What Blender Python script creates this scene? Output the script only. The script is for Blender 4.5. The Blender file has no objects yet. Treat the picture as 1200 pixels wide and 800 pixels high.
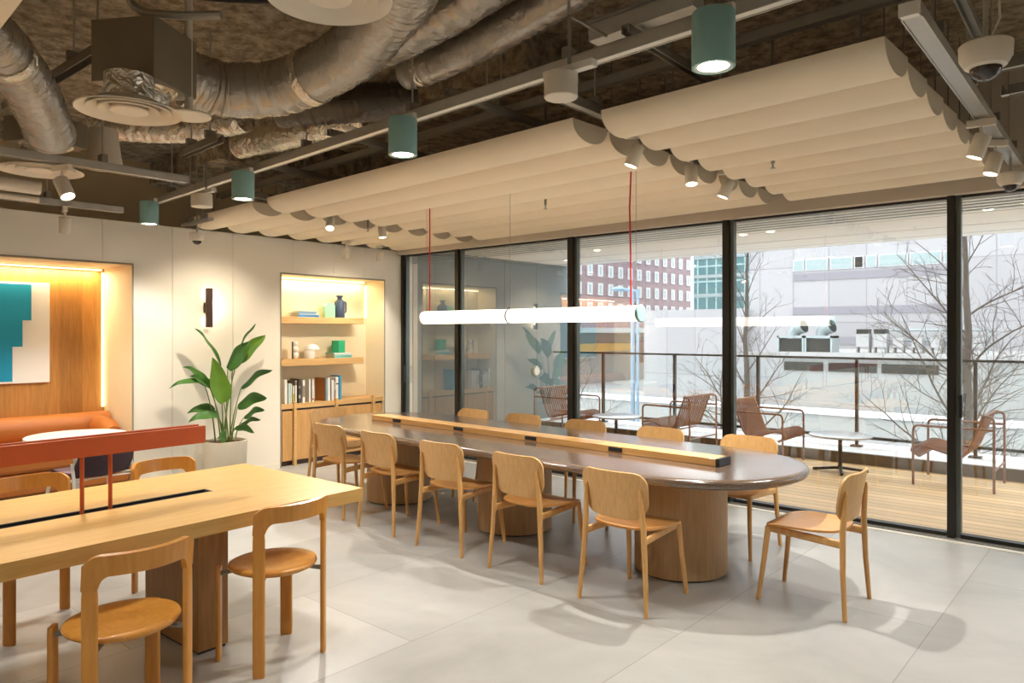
import bpy, math, random
from mathutils import Vector, Matrix
PI = math.pi
SC = bpy.context.scene
COL = SC.collection
ORD = ['first', 'second', 'third', 'fourth', 'fifth', 'sixth', 'seventh', 'eighth', 'ninth', 'tenth', 'eleventh', 'twelfth']

# ------------------------------------------------------------------ materials
def lin(c):
    r = []
    for v in c:
        v = v / 255.0
        r.append(v / 12.92 if v <= 0.04045 else ((v + 0.055) / 1.055) ** 2.4)
    return (r[0], r[1], r[2], 1.0)

def base_mat(name):
    m = bpy.data.materials.new(name)
    m.use_nodes = True
    nt = m.node_tree
    return m, nt, nt.nodes['Principled BSDF']

def plain(name, rgb, rough=0.5, metal=0.0, var=0.04, scale=6.0, bump=0.0, bscale=60.0, spec=0.5, emit=0.0, ecol=None):
    """paint / plastic / metal with a light procedural mottling"""
    m, nt, b = base_mat(name)
    c = lin(rgb)
    tc = nt.nodes.new('ShaderNodeTexCoord')
    nz = nt.nodes.new('ShaderNodeTexNoise')
    nz.inputs['Scale'].default_value = scale
    nz.inputs['Detail'].default_value = 4
    nt.links.new(tc.outputs['Object'], nz.inputs['Vector'])
    mr = nt.nodes.new('ShaderNodeMapRange')
    mr.inputs['To Min'].default_value = 1 - var * 2
    mr.inputs['To Max'].default_value = 1 + var * 2
    nt.links.new(nz.outputs['Fac'], mr.inputs['Value'])
    mx = nt.nodes.new('ShaderNodeVectorMath')
    mx.operation = 'SCALE'
    mx.inputs[0].default_value = c[:3]
    nt.links.new(mr.outputs['Result'], mx.inputs['Scale'])
    nt.links.new(mx.outputs['Vector'], b.inputs['Base Color'])
    b.inputs['Roughness'].default_value = rough
    b.inputs['Metallic'].default_value = metal
    b.inputs['Specular IOR Level'].default_value = spec
    if bump > 0:
        n2 = nt.nodes.new('ShaderNodeTexNoise')
        n2.inputs['Scale'].default_value = bscale
        n2.inputs['Detail'].default_value = 3
        nt.links.new(tc.outputs['Object'], n2.inputs['Vector'])
        bp = nt.nodes.new('ShaderNodeBump')
        bp.inputs['Strength'].default_value = bump
        bp.inputs['Distance'].default_value = 0.02
        nt.links.new(n2.outputs['Fac'], bp.inputs['Height'])
        nt.links.new(bp.outputs['Normal'], b.inputs['Normal'])
    if emit > 0:
        b.inputs['Emission Color'].default_value = lin(ecol or rgb)
        b.inputs['Emission Strength'].default_value = emit
    return m

def wood(name, c1, c2, axis='Y', scale=5.0, rough=0.4, stretch=14.0, planks=None):
    """timber with grain running along one axis; planks = (axis, width) gives each board its own tone"""
    m, nt, b = base_mat(name)
    tc = nt.nodes.new('ShaderNodeTexCoord')
    mp = nt.nodes.new('ShaderNodeMapping')
    s = [stretch, stretch, stretch]
    s['XYZ'.index(axis)] = 1.0
    mp.inputs['Scale'].default_value = s
    nt.links.new(tc.outputs['Object'], mp.inputs['Vector'])
    nz = nt.nodes.new('ShaderNodeTexNoise')
    nz.inputs['Scale'].default_value = scale
    nz.inputs['Detail'].default_value = 6
    nz.inputs['Roughness'].default_value = 0.62
    nz.inputs['Distortion'].default_value = 0.25
    nt.links.new(mp.outputs['Vector'], nz.inputs['Vector'])
    cr = nt.nodes.new('ShaderNodeValToRGB')
    cr.color_ramp.elements[0].position = 0.3
    cr.color_ramp.elements[0].color = lin(c1)
    cr.color_ramp.elements[1].position = 0.72
    cr.color_ramp.elements[1].color = lin(c2)
    nt.links.new(nz.outputs['Fac'], cr.inputs['Fac'])
    out = cr.outputs['Color']
    if planks:
        sx = nt.nodes.new('ShaderNodeSeparateXYZ')
        nt.links.new(tc.outputs['Object'], sx.inputs[0])
        dv = nt.nodes.new('ShaderNodeMath'); dv.operation = 'DIVIDE'
        dv.inputs[1].default_value = planks[1]
        nt.links.new(sx.outputs['XYZ'.index(planks[0])], dv.inputs[0])
        fl = nt.nodes.new('ShaderNodeMath'); fl.operation = 'FLOOR'
        nt.links.new(dv.outputs[0], fl.inputs[0])
        wn = nt.nodes.new('ShaderNodeTexWhiteNoise'); wn.noise_dimensions = '1D'
        nt.links.new(fl.outputs[0], wn.inputs['W'])
        mr = nt.nodes.new('ShaderNodeMapRange')
        mr.inputs['To Min'].default_value = 0.78
        mr.inputs['To Max'].default_value = 1.12
        nt.links.new(wn.outputs['Value'], mr.inputs['Value'])
        vm = nt.nodes.new('ShaderNodeVectorMath'); vm.operation = 'SCALE'
        nt.links.new(out, vm.inputs[0])
        nt.links.new(mr.outputs['Result'], vm.inputs['Scale'])
        out = vm.outputs['Vector']
    nt.links.new(out, b.inputs['Base Color'])
    b.inputs['Roughness'].default_value = rough
    bp = nt.nodes.new('ShaderNodeBump')
    bp.inputs['Strength'].default_value = 0.05
    bp.inputs['Distance'].default_value = 0.01
    nt.links.new(nz.outputs['Fac'], bp.inputs['Height'])
    nt.links.new(bp.outputs['Normal'], b.inputs['Normal'])
    return m

def glow(name, rgb, strength):
    m = bpy.data.materials.new(name)
    m.use_nodes = True
    nt = m.node_tree
    nt.nodes.clear()
    o = nt.nodes.new('ShaderNodeOutputMaterial')
    e = nt.nodes.new('ShaderNodeEmission')
    e.inputs['Color'].default_value = lin(rgb)
    e.inputs['Strength'].default_value = strength
    nt.links.new(e.outputs[0], o.inputs['Surface'])
    return m

def glass_mat(name, tint=(1, 1, 1), ior=1.45):
    """clear pane: see-through with a Fresnel reflection"""
    m = bpy.data.materials.new(name)
    m.use_nodes = True
    nt = m.node_tree
    nt.nodes.clear()
    o = nt.nodes.new('ShaderNodeOutputMaterial')
    t = nt.nodes.new('ShaderNodeBsdfTransparent')
    t.inputs['Color'].default_value = (tint[0], tint[1], tint[2], 1)
    g = nt.nodes.new('ShaderNodeBsdfGlossy')
    g.inputs['Roughness'].default_value = 0.0
    ge = nt.nodes.new('ShaderNodeNewGeometry')
    dt = nt.nodes.new('ShaderNodeVectorMath'); dt.operation = 'DOT_PRODUCT'
    nt.links.new(ge.outputs['Incoming'], dt.inputs[0]); nt.links.new(ge.outputs['Normal'], dt.inputs[1])
    def mth(op, x, y=None):
        n = nt.nodes.new('ShaderNodeMath'); n.operation = op
        if isinstance(x, (int, float)): n.inputs[0].default_value = x
        else: nt.links.new(x, n.inputs[0])
        if y is not None:
            if isinstance(y, (int, float)): n.inputs[1].default_value = y
            else: nt.links.new(y, n.inputs[1])
        return n.outputs[0]
    r0 = ((ior - 1) / (ior + 1)) ** 2
    fr = mth('ADD', mth('MULTIPLY', mth('POWER', mth('SUBTRACT', 1.0, mth('ABSOLUTE', dt.outputs['Value'])), 5.0), 1 - r0), r0)
    mx = nt.nodes.new('ShaderNodeMixShader')
    nt.links.new(fr, mx.inputs[0])
    nt.links.new(t.outputs[0], mx.inputs[1])
    nt.links.new(g.outputs[0], mx.inputs[2])
    nt.links.new(mx.outputs[0], o.inputs['Surface'])
    return m

def tile_mat():
    m, nt, b = base_mat('floor_tile')
    tc = nt.nodes.new('ShaderNodeTexCoord')
    sx = nt.nodes.new('ShaderNodeSeparateXYZ')
    nt.links.new(tc.outputs['Object'], sx.inputs[0])
    def add(sock, v):
        n = nt.nodes.new('ShaderNodeMath'); n.operation = 'ADD'; n.inputs[1].default_value = v
        nt.links.new(sock, n.inputs[0]); return n.outputs[0]
    cb = nt.nodes.new('ShaderNodeCombineXYZ')
    nt.links.new(add(sx.outputs['Y'], -2.45 + 19.7), cb.inputs['X'])
    nt.links.new(add(sx.outputs['X'], 2.835 + 19.7), cb.inputs['Y'])
    br = nt.nodes.new('ShaderNodeTexBrick')
    br.offset = 0.5; br.offset_frequency = 2; br.squash = 1.0
    br.inputs['Scale'].default_value = 1.0
    br.inputs['Brick Width'].default_value = 1.97
    br.inputs['Row Height'].default_value = 0.985
    br.inputs['Mortar Size'].default_value = 0.003
    br.inputs['Mortar Smooth'].default_value = 0.3
    br.inputs['Color1'].default_value = lin((182, 180, 174))
    br.inputs['Color2'].default_value = lin((160, 158, 151))
    br.inputs['Mortar'].default_value = lin((140, 135, 126))
    nt.links.new(cb.outputs[0], br.inputs['Vector'])
    nz = nt.nodes.new('ShaderNodeTexNoise')
    nz.inputs['Scale'].default_value = 1.3; nz.inputs['Detail'].default_value = 7
    nz.inputs['Roughness'].default_value = 0.6; nz.inputs['Distortion'].default_value = 0.6
    nt.links.new(tc.outputs['Object'], nz.inputs['Vector'])
    mr = nt.nodes.new('ShaderNodeMapRange')
    mr.inputs['From Min'].default_value = 0.3; mr.inputs['From Max'].default_value = 0.7
    mr.inputs['To Min'].default_value = 0.80; mr.inputs['To Max'].default_value = 1.10
    nt.links.new(nz.outputs['Fac'], mr.inputs['Value'])
    vm = nt.nodes.new('ShaderNodeVectorMath'); vm.operation = 'SCALE'
    nt.links.new(br.outputs['Color'], vm.inputs[0]); nt.links.new(mr.outputs['Result'], vm.inputs['Scale'])
    nt.links.new(vm.outputs['Vector'], b.inputs['Base Color'])
    b.inputs['Roughness'].default_value = 0.32
    b.inputs['Specular IOR Level'].default_value = 0.4
    return m

def spray_mat():
    m, nt, b = base_mat('sprayed_insulation')
    tc = nt.nodes.new('ShaderNodeTexCoord')
    nz = nt.nodes.new('ShaderNodeTexNoise')
    nz.inputs['Scale'].default_value = 9; nz.inputs['Detail'].default_value = 9; nz.inputs['Roughness'].default_value = 0.75
    nt.links.new(tc.outputs['Object'], nz.inputs['Vector'])
    cr = nt.nodes.new('ShaderNodeValToRGB')
    cr.color_ramp.elements[0].position = 0.38; cr.color_ramp.elements[0].color = lin((116, 102, 82))
    cr.color_ramp.elements[1].position = 0.62; cr.color_ramp.elements[1].color = lin((200, 182, 152))
    nt.links.new(nz.outputs['Fac'], cr.inputs['Fac'])
    nt.links.new(cr.outputs['Color'], b.inputs['Base Color'])
    b.inputs['Roughness'].default_value = 0.95
    bp = nt.nodes.new('ShaderNodeBump'); bp.inputs['Strength'].default_value = 0.9; bp.inputs['Distance'].default_value = 0.05
    nt.links.new(nz.outputs['Fac'], bp.inputs['Height']); nt.links.new(bp.outputs['Normal'], b.inputs['Normal'])
    return m

def speckle_mat(name, base, dark, light, rough=0.3):
    """fine-grained composite top"""
    m, nt, b = base_mat(name)
    tc = nt.nodes.new('ShaderNodeTexCoord')
    vo = nt.nodes.new('ShaderNodeTexVoronoi'); vo.inputs['Scale'].default_value = 260
    nt.links.new(tc.outputs['Object'], vo.inputs['Vector'])
    sp = nt.nodes.new('ShaderNodeSeparateColor')
    nt.links.new(vo.outputs['Color'], sp.inputs[0])
    cr = nt.nodes.new('ShaderNodeValToRGB')
    e = cr.color_ramp.elements
    e[0].position = 0.0; e[0].color = lin(dark)
    e[1].position = 0.25; e[1].color = lin(base)
    x = e.new(0.9); x.color = lin(base)
    x = e.new(0.97); x.color = lin(light)
    nt.links.new(sp.outputs[0], cr.inputs['Fac'])
    nt.links.new(cr.outputs['Color'], b.inputs['Base Color'])
    b.inputs['Roughness'].default_value = rough
    b.inputs['Specular IOR Level'].default_value = 0.9
    b.inputs['Coat Weight'].default_value = 0.5
    b.inputs['Coat Roughness'].default_value = 0.16
    b.inputs['Coat IOR'].default_value = 1.7
    return m

def crumple_mat(name, rgb, rough, metal, scale, strength, ring=0.0):
    m, nt, b = base_mat(name)
    tc = nt.nodes.new('ShaderNodeTexCoord')
    b.inputs['Base Color'].default_value = lin(rgb)
    b.inputs['Roughness'].default_value = rough
    b.inputs['Metallic'].default_value = metal
    nz = nt.nodes.new('ShaderNodeTexNoise')
    nz.inputs['Scale'].default_value = scale; nz.inputs['Detail'].default_value = 5; nz.inputs['Distortion'].default_value = 1.2
    nt.links.new(tc.outputs['Object'], nz.inputs['Vector'])
    bp = nt.nodes.new('ShaderNodeBump'); bp.inputs['Strength'].default_value = strength; bp.inputs['Distance'].default_value = 0.04
    nt.links.new(nz.outputs['Fac'], bp.inputs['Height']); nt.links.new(bp.outputs['Normal'], b.inputs['Normal'])
    return m

def grid_facade(name, wall, line, sx_, sz_, axis='X', lw=0.03, rough=0.6):
    """cladding panels with joints; the pattern lies in the wall plane"""
    m, nt, b = base_mat(name)
    tc = nt.nodes.new('ShaderNodeTexCoord')
    s = nt.nodes.new('ShaderNodeSeparateXYZ'); nt.links.new(tc.outputs['Object'], s.inputs[0])
    cb = nt.nodes.new('ShaderNodeCombineXYZ')
    nt.links.new(s.outputs[axis], cb.inputs['X']); nt.links.new(s.outputs['Z'], cb.inputs['Y'])
    br = nt.nodes.new('ShaderNodeTexBrick'); br.offset = 0.0
    br.inputs['Scale'].default_value = 1; br.inputs['Brick Width'].default_value = sx_; br.inputs['Row Height'].default_value = sz_
    br.inputs['Mortar Size'].default_value = lw
    br.inputs['Color1'].default_value = lin(wall); br.inputs['Color2'].default_value = lin([max(0, c - 12) for c in wall])
    br.inputs['Mortar'].default_value = lin(line)
    nt.links.new(cb.outputs[0], br.inputs['Vector'])
    nt.links.new(br.outputs['Color'], b.inputs['Base Color'])
    b.inputs['Roughness'].default_value = rough
    return m

M = {}
M['tile'] = tile_mat()
M['spray'] = spray_mat()
M['cream_wall'] = plain('cream_wall', (240, 231, 214), 0.6, var=0.01, scale=1.5)
M['joint'] = plain('joint_dark', (190, 176, 154), 0.7)
M['taupe'] = plain('taupe_bulkhead', (206, 194, 178), 0.7, var=0.02)
M['upper_wall'] = plain('upper_wall', (226, 206, 170), 0.9, var=0.06, scale=2)
M['frame_line'] = plain('niche_edge', (150, 140, 120), 0.5)
M['niche_cream'] = plain('niche_cream', (238, 224, 192), 0.6, var=0.01)
M['panel_wood'] = wood('veneer_panel', (174, 118, 52), (202, 144, 72), 'Z', 3.0, 0.45, 12, ('Y', 0.21))
M['oak'] = wood('oak_chair', (200, 148, 84), (222, 174, 110), 'Z', 5, 0.38, 10)
M['oak_seat'] = wood('oak_seat', (202, 142, 76), (224, 168, 100), 'Y', 5, 0.32, 10)
M['oak_back'] = wood('oak_back', (198, 152, 92), (220, 176, 116), 'Z', 6, 0.4, 12)
M['ochre'] = wood('honey_beech', (196, 130, 50), (214, 152, 68), 'Z', 4, 0.3, 9)
M['table_oak'] = wood('table_oak', (202, 154, 80), (222, 178, 102), 'Y', 3, 0.35, 14)
M['base_oak'] = wood('pedestal_oak', (168, 132, 90), (190, 154, 110), 'Z', 4, 0.5, 14, None)
M['leg_oak'] = wood('slab_leg_oak', (150, 108, 58), (178, 132, 76), 'Z', 3, 0.5, 12)
M['shelf_oak'] = wood('shelf_oak', (206, 160, 96), (224, 180, 118), 'Y', 3, 0.45, 14)
M['cab_oak'] = wood('cabinet_oak', (196, 146, 84), (214, 166, 104), 'Z', 3, 0.45, 14)
M['bar_oak'] = wood('power_bar_oak', (206, 154, 88), (224, 176, 112), 'X', 3, 0.2, 14)
M['deck_oak'] = wood('deck_boards', (226, 186, 132), (240, 208, 158), 'X', 3, 0.6, 14, ('Y', 0.14))
M['kerb_wood'] = wood('kerb_wood', (72, 60, 46), (98, 84, 66), 'X', 3, 0.6, 10)
M['brown_top'] = speckle_mat('brown_composite', (104, 84, 70), (92, 74, 60), (134, 112, 92), 0.17)
M['black'] = plain('black_plastic', (26, 26, 28), 0.5)
M['black_metal'] = plain('black_metal', (42, 42, 40), 0.4, 0.2)
M['mullion'] = plain('bronze_frame', (44, 42, 38), 0.4, 0.4)
M['sash'] = plain('sash_grey', (92, 98, 94), 0.35, 0.5)
M['alu'] = plain('aluminium', (176, 174, 168), 0.35, 0.8)
M['steel'] = plain('galvanised_steel', (186, 182, 172), 0.4, 0.45, var=0.08, scale=12)
M['dark_steel'] = plain('dark_steel', (138, 132, 120), 0.5, 0.35, var=0.08, scale=12)
M['white_metal'] = plain('white_metal', (232, 226, 214), 0.4)
M['white_plastic'] = plain('white_plastic', (226, 216, 198), 0.5)
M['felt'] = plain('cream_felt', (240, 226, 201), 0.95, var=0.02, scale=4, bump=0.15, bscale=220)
M['felt_end_shade'] = plain('felt_end_shade', (206, 192, 168), 0.95, var=0.02)  # same felt, with the shade on the end caps put into the colour
M['teal'] = plain('sage_teal_paint', (146, 190, 188), 0.45)
M['lens'] = glow('downlight_lens', (255, 244, 222), 9)
M['spot_lens'] = glow('spot_lens', (255, 240, 214), 7)
M['lamp_tube'] = glow('tube_diffuser', (255, 246, 226), 2.2)
M['led'] = glow('led_strip', (255, 232, 176), 1.8)
M['sconce_led'] = glow('sconce_led', (255, 236, 200), 7)
M['terracotta'] = plain('terracotta_paint', (194, 88, 38), 0.45, var=0.02)
M['leather'] = plain('caramel_leather', (178, 104, 40), 0.5, var=0.04, bump=0.06, bscale=90)
M['white_lam'] = plain('white_laminate', (240, 236, 226), 0.35, var=0.01)
M['aubergine'] = plain('aubergine_fabric', (62, 42, 52), 0.8, bump=0.1, bscale=200)
M['lilac'] = plain('lilac_fabric', (172, 140, 150), 0.8)
M['canvas'] = plain('canvas_white', (240, 238, 230), 0.7, var=0.01)
M['paint_teal'] = plain('paint_teal', (0, 148, 184), 0.6, var=0.02)
M['bronze'] = plain('dark_bronze', (74, 52, 40), 0.4, 0.5)
M['pot'] = plain('concrete_pot', (214, 204, 184), 0.8, var=0.04, scale=5)
M['soil'] = plain('soil', (110, 78, 50), 0.95, bump=0.5, bscale=60)
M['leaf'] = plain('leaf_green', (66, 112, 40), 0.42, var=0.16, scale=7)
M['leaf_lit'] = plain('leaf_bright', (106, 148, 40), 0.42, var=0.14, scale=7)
M['stem'] = plain('stem_green', (104, 128, 58), 0.5, var=0.1)
M['duct'] = crumple_mat('duct_sleeve', (178, 172, 162), 0.27, 0.6, 9, 0.45)
M['duct_dark'] = crumple_mat('dark_duct_sleeve', (88, 80, 70), 0.32, 0.4, 9, 0.5)
M['foil'] = crumple_mat('foil_wrap', (226, 218, 202), 0.2, 0.9, 13, 0.8)
M['plenum'] = plain('plenum_sheet', (140, 128, 108), 0.45, 0.3, var=0.1, scale=5)
M['red'] = plain('red_cable', (196, 36, 30), 0.5)
M['wire'] = plain('steel_wire', (160, 156, 148), 0.4, 0.7)
M['glass'] = glass_mat('window_glass', (0.97, 0.985, 0.98), 2.25)
M['rail_glass'] = glass_mat('balustrade_glass', (0.96, 0.985, 0.98), 1.3)
M['dome'] = plain('smoked_dome', (40, 26, 22), 0.08, 0.0, spec=0.8)
M['out_wall'] = plain('grey_render', (98, 110, 114), 0.7, var=0.02)
M['soffit'] = plain('white_soffit', (236, 234, 230), 0.7, var=0.01)
M['louvre'] = plain('louvre_alu', (150, 166, 172), 0.4, 0.5)
M['ledge'] = plain('pale_ledge', (226, 226, 228), 0.6, var=0.02)
M['rust_tube'] = plain('rust_brown_tube', (138, 96, 80), 0.45)
M['terrazzo'] = speckle_mat('pale_terrazzo', (172, 178, 186), (146, 152, 160), (200, 202, 206), 0.3)
M['bark'] = plain('bark', (70, 62, 55), 0.9, var=0.15, scale=8)
M['snow_ground'] = plain('pale_paving', (164, 164, 164), 0.9, var=0.04, scale=0.3)
M['white_clad'] = grid_facade('white_cladding', (160, 159, 162), (128, 127, 132), 2.1, 3.4, 'X', 0.03)
M['grey_band'] = plain('grey_band', (128, 126, 134), 0.6)
M['white_low'] = plain('white_render', (160, 160, 160), 0.8, var=0.03)
M['brick'] = grid_facade('mauve_brick', (134, 112, 117), (150, 132, 137), 0.9, 0.3, 'Y', 0.02)
M['white_win'] = plain('white_window', (190, 190, 192), 0.5)
M['dark_glass'] = plain('dark_glazing', (24, 31, 30), 0.3, spec=0.25)
M['teal_glass'] = grid_facade('teal_curtain_wall', (70, 116, 120), (150, 176, 178), 1.1, 1.7, 'X', 0.09, 0.2)
M['pale_glass'] = plain('pale_glazing', (138, 156, 158), 0.2)
M['hvac'] = plain('hvac_grey', (146, 158, 160), 0.4, 0.3)
M['lamp_blue'] = plain('pale_blue_paint', (112, 138, 158), 0.5)
M['grass'] = plain('grass', (120, 142, 66), 0.9, var=0.15, scale=2)
M['orange'] = plain('orange_barrier', (222, 120, 70), 0.6)
M['shop'] = plain('shop_sign_ochre', (176, 138, 60), 0.6)
M['mid_grey'] = plain('mid_grey', (140, 140, 136), 0.8)

# ------------------------------------------------------------------ mesh builder
class MB:
    def __init__(s):
        s.v = []; s.f = []; s.mi = []; s.cur = 0
    def add(s, vs, fs, mat=None):
        b = len(s.v)
        s.v += [tuple(mat @ Vector(p)) if mat else tuple(p) for p in vs]
        s.f += [tuple(b + i for i in f) for f in fs]
        s.mi += [s.cur] * len(fs)
        return s
    def box(s, c, d, rz=0.0, mat=None):
        x, y, z = d[0] / 2, d[1] / 2, d[2] / 2
        vs = [(-x, -y, -z), (x, -y, -z), (x, y, -z), (-x, y, -z), (-x, -y, z), (x, -y, z), (x, y, z), (-x, y, z)]
        m = Matrix.Translation(c) @ Matrix.Rotation(rz, 4, 'Z')
        if mat: m = mat @ m
        return s.add(vs, [(0, 3, 2, 1), (4, 5, 6, 7), (0, 1, 5, 4), (1, 2, 6, 5), (2, 3, 7, 6), (3, 0, 4, 7)], m)
    def b2(s, lo, hi):
        return s.box([(a + b) / 2 for a, b in zip(lo, hi)], [abs(b - a) for a, b in zip(lo, hi)])
    def tube(s, pts, r, seg=10, flat=1.0, jit=0.0, rnd=None, mat=None):
        pts = [Vector(p) for p in pts]
        n = len(pts)
        rs = r if isinstance(r, (list, tuple)) else [r] * n
        vs, fs = [], []
        up = Vector((0, 0, 1))
        t0 = (pts[1] - pts[0]).normalized()
        a = t0.cross(up)
        if a.length < 1e-3: a = t0.cross(Vector((1, 0, 0)))
        a.normalize()
        for i in range(n):
            if i == 0: t = pts[1] - pts[0]
            elif i == n - 1: t = pts[-1] - pts[-2]
            else: t = (pts[i + 1] - pts[i]).normalized() + (pts[i] - pts[i - 1]).normalized()
            t.normalize()
            a = (a - t * a.dot(t)).normalized()
            b = t.cross(a)
            for k in range(seg):
                q = 2 * PI * k / seg
                rr = rs[i] * (1 + (rnd.uniform(-jit, jit) if jit and 0 < i < n - 1 else 0))
                vs.append(pts[i] + a * math.cos(q) * rr + b * math.sin(q) * rr * flat)
        for i in range(n - 1):
            for k in range(seg):
                k2 = (k + 1) % seg
                fs.append((i * seg + k, i * seg + k2, (i + 1) * seg + k2, (i + 1) * seg + k))
        fs.append(tuple(range(seg))[::-1]); fs.append(tuple((n - 1) * seg + k for k in range(seg)))
        return s.add(vs, fs, mat)
    def lathe(s, prof, seg=32, c=(0, 0, 0), mat=None, cap=True):
        vs, fs = [], []
        n = len(prof)
        for (r, z) in prof:
            for k in range(seg):
                q = 2 * PI * k / seg
                vs.append((c[0] + r * math.cos(q), c[1] + r * math.sin(q), c[2] + z))
        for i in range(n - 1):
            for k in range(seg):
                k2 = (k + 1) % seg
                fs.append((i * seg + k, i * seg + k2, (i + 1) * seg + k2, (i + 1) * seg + k))
        if cap: fs.append(tuple(range(seg))[::-1]); fs.append(tuple((n - 1) * seg + k for k in range(seg)))
        return s.add(vs, fs, mat)
    def prism(s, poly, z0, z1, mat=None):
        n = len(poly)
        vs = [(x, y, z0) for x, y in poly] + [(x, y, z1) for x, y in poly]
        fs = [tuple(range(n))[::-1], tuple(range(n, 2 * n))] + [(i, (i + 1) % n, n + (i + 1) % n, n + i) for i in range(n)]
        return s.add(vs, fs, mat)
    def sheet(s, fn, nu, nv, th, mat=None):
        """surface fn(u,v) given a thickness along its normals, closed all round"""
        P = [[Vector(fn(i / nu, j / nv)) for j in range(nv + 1)] for i in range(nu + 1)]
        N = []
        for i in range(nu + 1):
            row = []
            for j in range(nv + 1):
                du = P[min(i + 1, nu)][j] - P[max(i - 1, 0)][j]
                dv = P[i][min(j + 1, nv)] - P[i][max(j - 1, 0)]
                nn = du.cross(dv)
                row.append(nn.normalized() if nn.length > 1e-9 else Vector((0, 0, 1)))
            N.append(row)
        W = nv + 1
        K = (nu + 1) * W
        vs = [P[i][j] + N[i][j] * th / 2 for i in range(nu + 1) for j in range(W)]
        vs += [P[i][j] - N[i][j] * th / 2 for i in range(nu + 1) for j in range(W)]
        fs = []
        for i in range(nu):
            for j in range(nv):
                a, b, c, d = i * W + j, (i + 1) * W + j, (i + 1) * W + j + 1, i * W + j + 1
                fs.append((a, b, c, d)); fs.append((K + a, K + d, K + c, K + b))
        ring = [(i, 0) for i in range(nu)] + [(nu, j) for j in range(nv)] + [(i, nv) for i in range(nu, 0, -1)] + [(0, j) for j in range(nv, 0, -1)]
        ids = [i * W + j for i, j in ring]
        for k in range(len(ids)):
            a, b = ids[k], ids[(k + 1) % len(ids)]
            fs.append((b, a, K + a, K + b))
        return s.add(vs, fs, mat)

def part(name, mb, mat, parent=None, bevel=0.0, smooth=35, label=None):
    me = bpy.data.meshes.new(name)
    me.from_pydata(mb.v, [], mb.f)
    mats = mat if isinstance(mat, (list, tuple)) else [mat]
    for m in mats: me.materials.append(m)
    if len(mats) > 1:
        for p, i in zip(me.polygons, mb.mi): p.material_index = i
    me.validate(); me.update()
    if smooth:
        for p in me.polygons: p.use_smooth = True
        me.set_sharp_from_angle(angle=math.radians(smooth))
    o = bpy.data.objects.new(name, me)
    COL.objects.link(o)
    if parent: o.parent = parent
    if bevel:
        bv = o.modifiers.new('edge', 'BEVEL'); bv.width = bevel; bv.segments = 2; bv.limit_method = 'ANGLE'; bv.angle_limit = math.radians(40)
    if label: o['label'] = label
    return o

def tag(o, label, cat, group=None, kind=None):
    o['label'] = label; o['category'] = cat
    if group: o['group'] = group
    if kind: o['kind'] = kind
    return o

def thing(name, label, cat, loc=(0, 0, 0), rz=0.0, group=None):
    o = bpy.data.objects.new(name, None)
    o.empty_display_size = 0.1
    COL.objects.link(o)
    o.location = loc; o.rotation_euler = (0, 0, rz)
    return tag(o, label, cat, group)

def single(name, mb, mat, label, cat, group=None, loc=(0, 0, 0), rz=0.0, **k):
    o = part(name, mb, mat, None, **k)
    o.location = loc; o.rotation_euler = (0, 0, rz)
    return tag(o, label, cat, group)

def struct(name, mb, mat, parent=None, **k):
    o = part(name, mb, mat, parent, **k)
    if parent is None: o['kind'] = 'structure'
    return o

def dup(root, loc, rz, label, group=None):
    r = root.copy(); COL.objects.link(r)
    r.location = loc; r.rotation_euler = (0, 0, rz); r['label'] = label
    if group: r['group'] = group
    for ch in list(root.children):
        c = ch.copy(); COL.objects.link(c); c.parent = r
        for g in list(ch.children):
            d = g.copy(); COL.objects.link(d); d.parent = c
    return r

def rrect(w, h, r, n=6):
    """rounded rectangle outline"""
    p = []
    for cx, cy, a0 in ((w / 2 - r, h / 2 - r, 0), (-w / 2 + r, h / 2 - r, 90), (-w / 2 + r, -h / 2 + r, 180), (w / 2 - r, -h / 2 + r, 270)):
        for k in range(n + 1):
            a = math.radians(a0 + 90 * k / n)
            p.append((cx + r * math.cos(a), cy + r * math.sin(a)))
    return p

def arcpts(pts, r, n=5):
    """polyline with rounded corners"""
    pts = [Vector(p) for p in pts]
    out = [pts[0]]
    for i in range(1, len(pts) - 1):
        a, b, c = pts[i - 1], pts[i], pts[i + 1]
        u, w = (a - b), (c - b)
        d = min(r, u.length * 0.49, w.length * 0.49)
        s, e = b + u.normalized() * d, b + w.normalized() * d
        for k in range(n + 1):
            t = k / n
            out.append(s * (1 - t) ** 2 + b * 2 * t * (1 - t) + e * t * t)
    out.append(pts[-1])
    return out

# ------------------------------------------------------------------ room shell
XW, YW, ZC = -7.63, 6.45, 3.55          # shelf wall, window wall, ceiling
XR, YB = 3.6, -4.2
struct('floor', MB().b2((-8.6, YB, -0.12), (XR, 6.5, 0)), M['tile'])
struct('ceiling', MB().b2((-8.9, YB, ZC), (XR, 6.75, ZC + 0.15)), M['spray'])
struct('wall_right', MB().b2((XR, YB, 0), (XR + 0.15, 6.75, ZC)), M['cream_wall'])
struct('wall_rear', MB().b2((-8.9, YB - 0.15, 0), (XR, YB, ZC)), M['cream_wall'])
# downstand over the windows
struct('wall_front_bulkhead', MB().b2((-7.63, 6.34, 2.635), (XR, 6.62, ZC)), M['taupe'])
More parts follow.
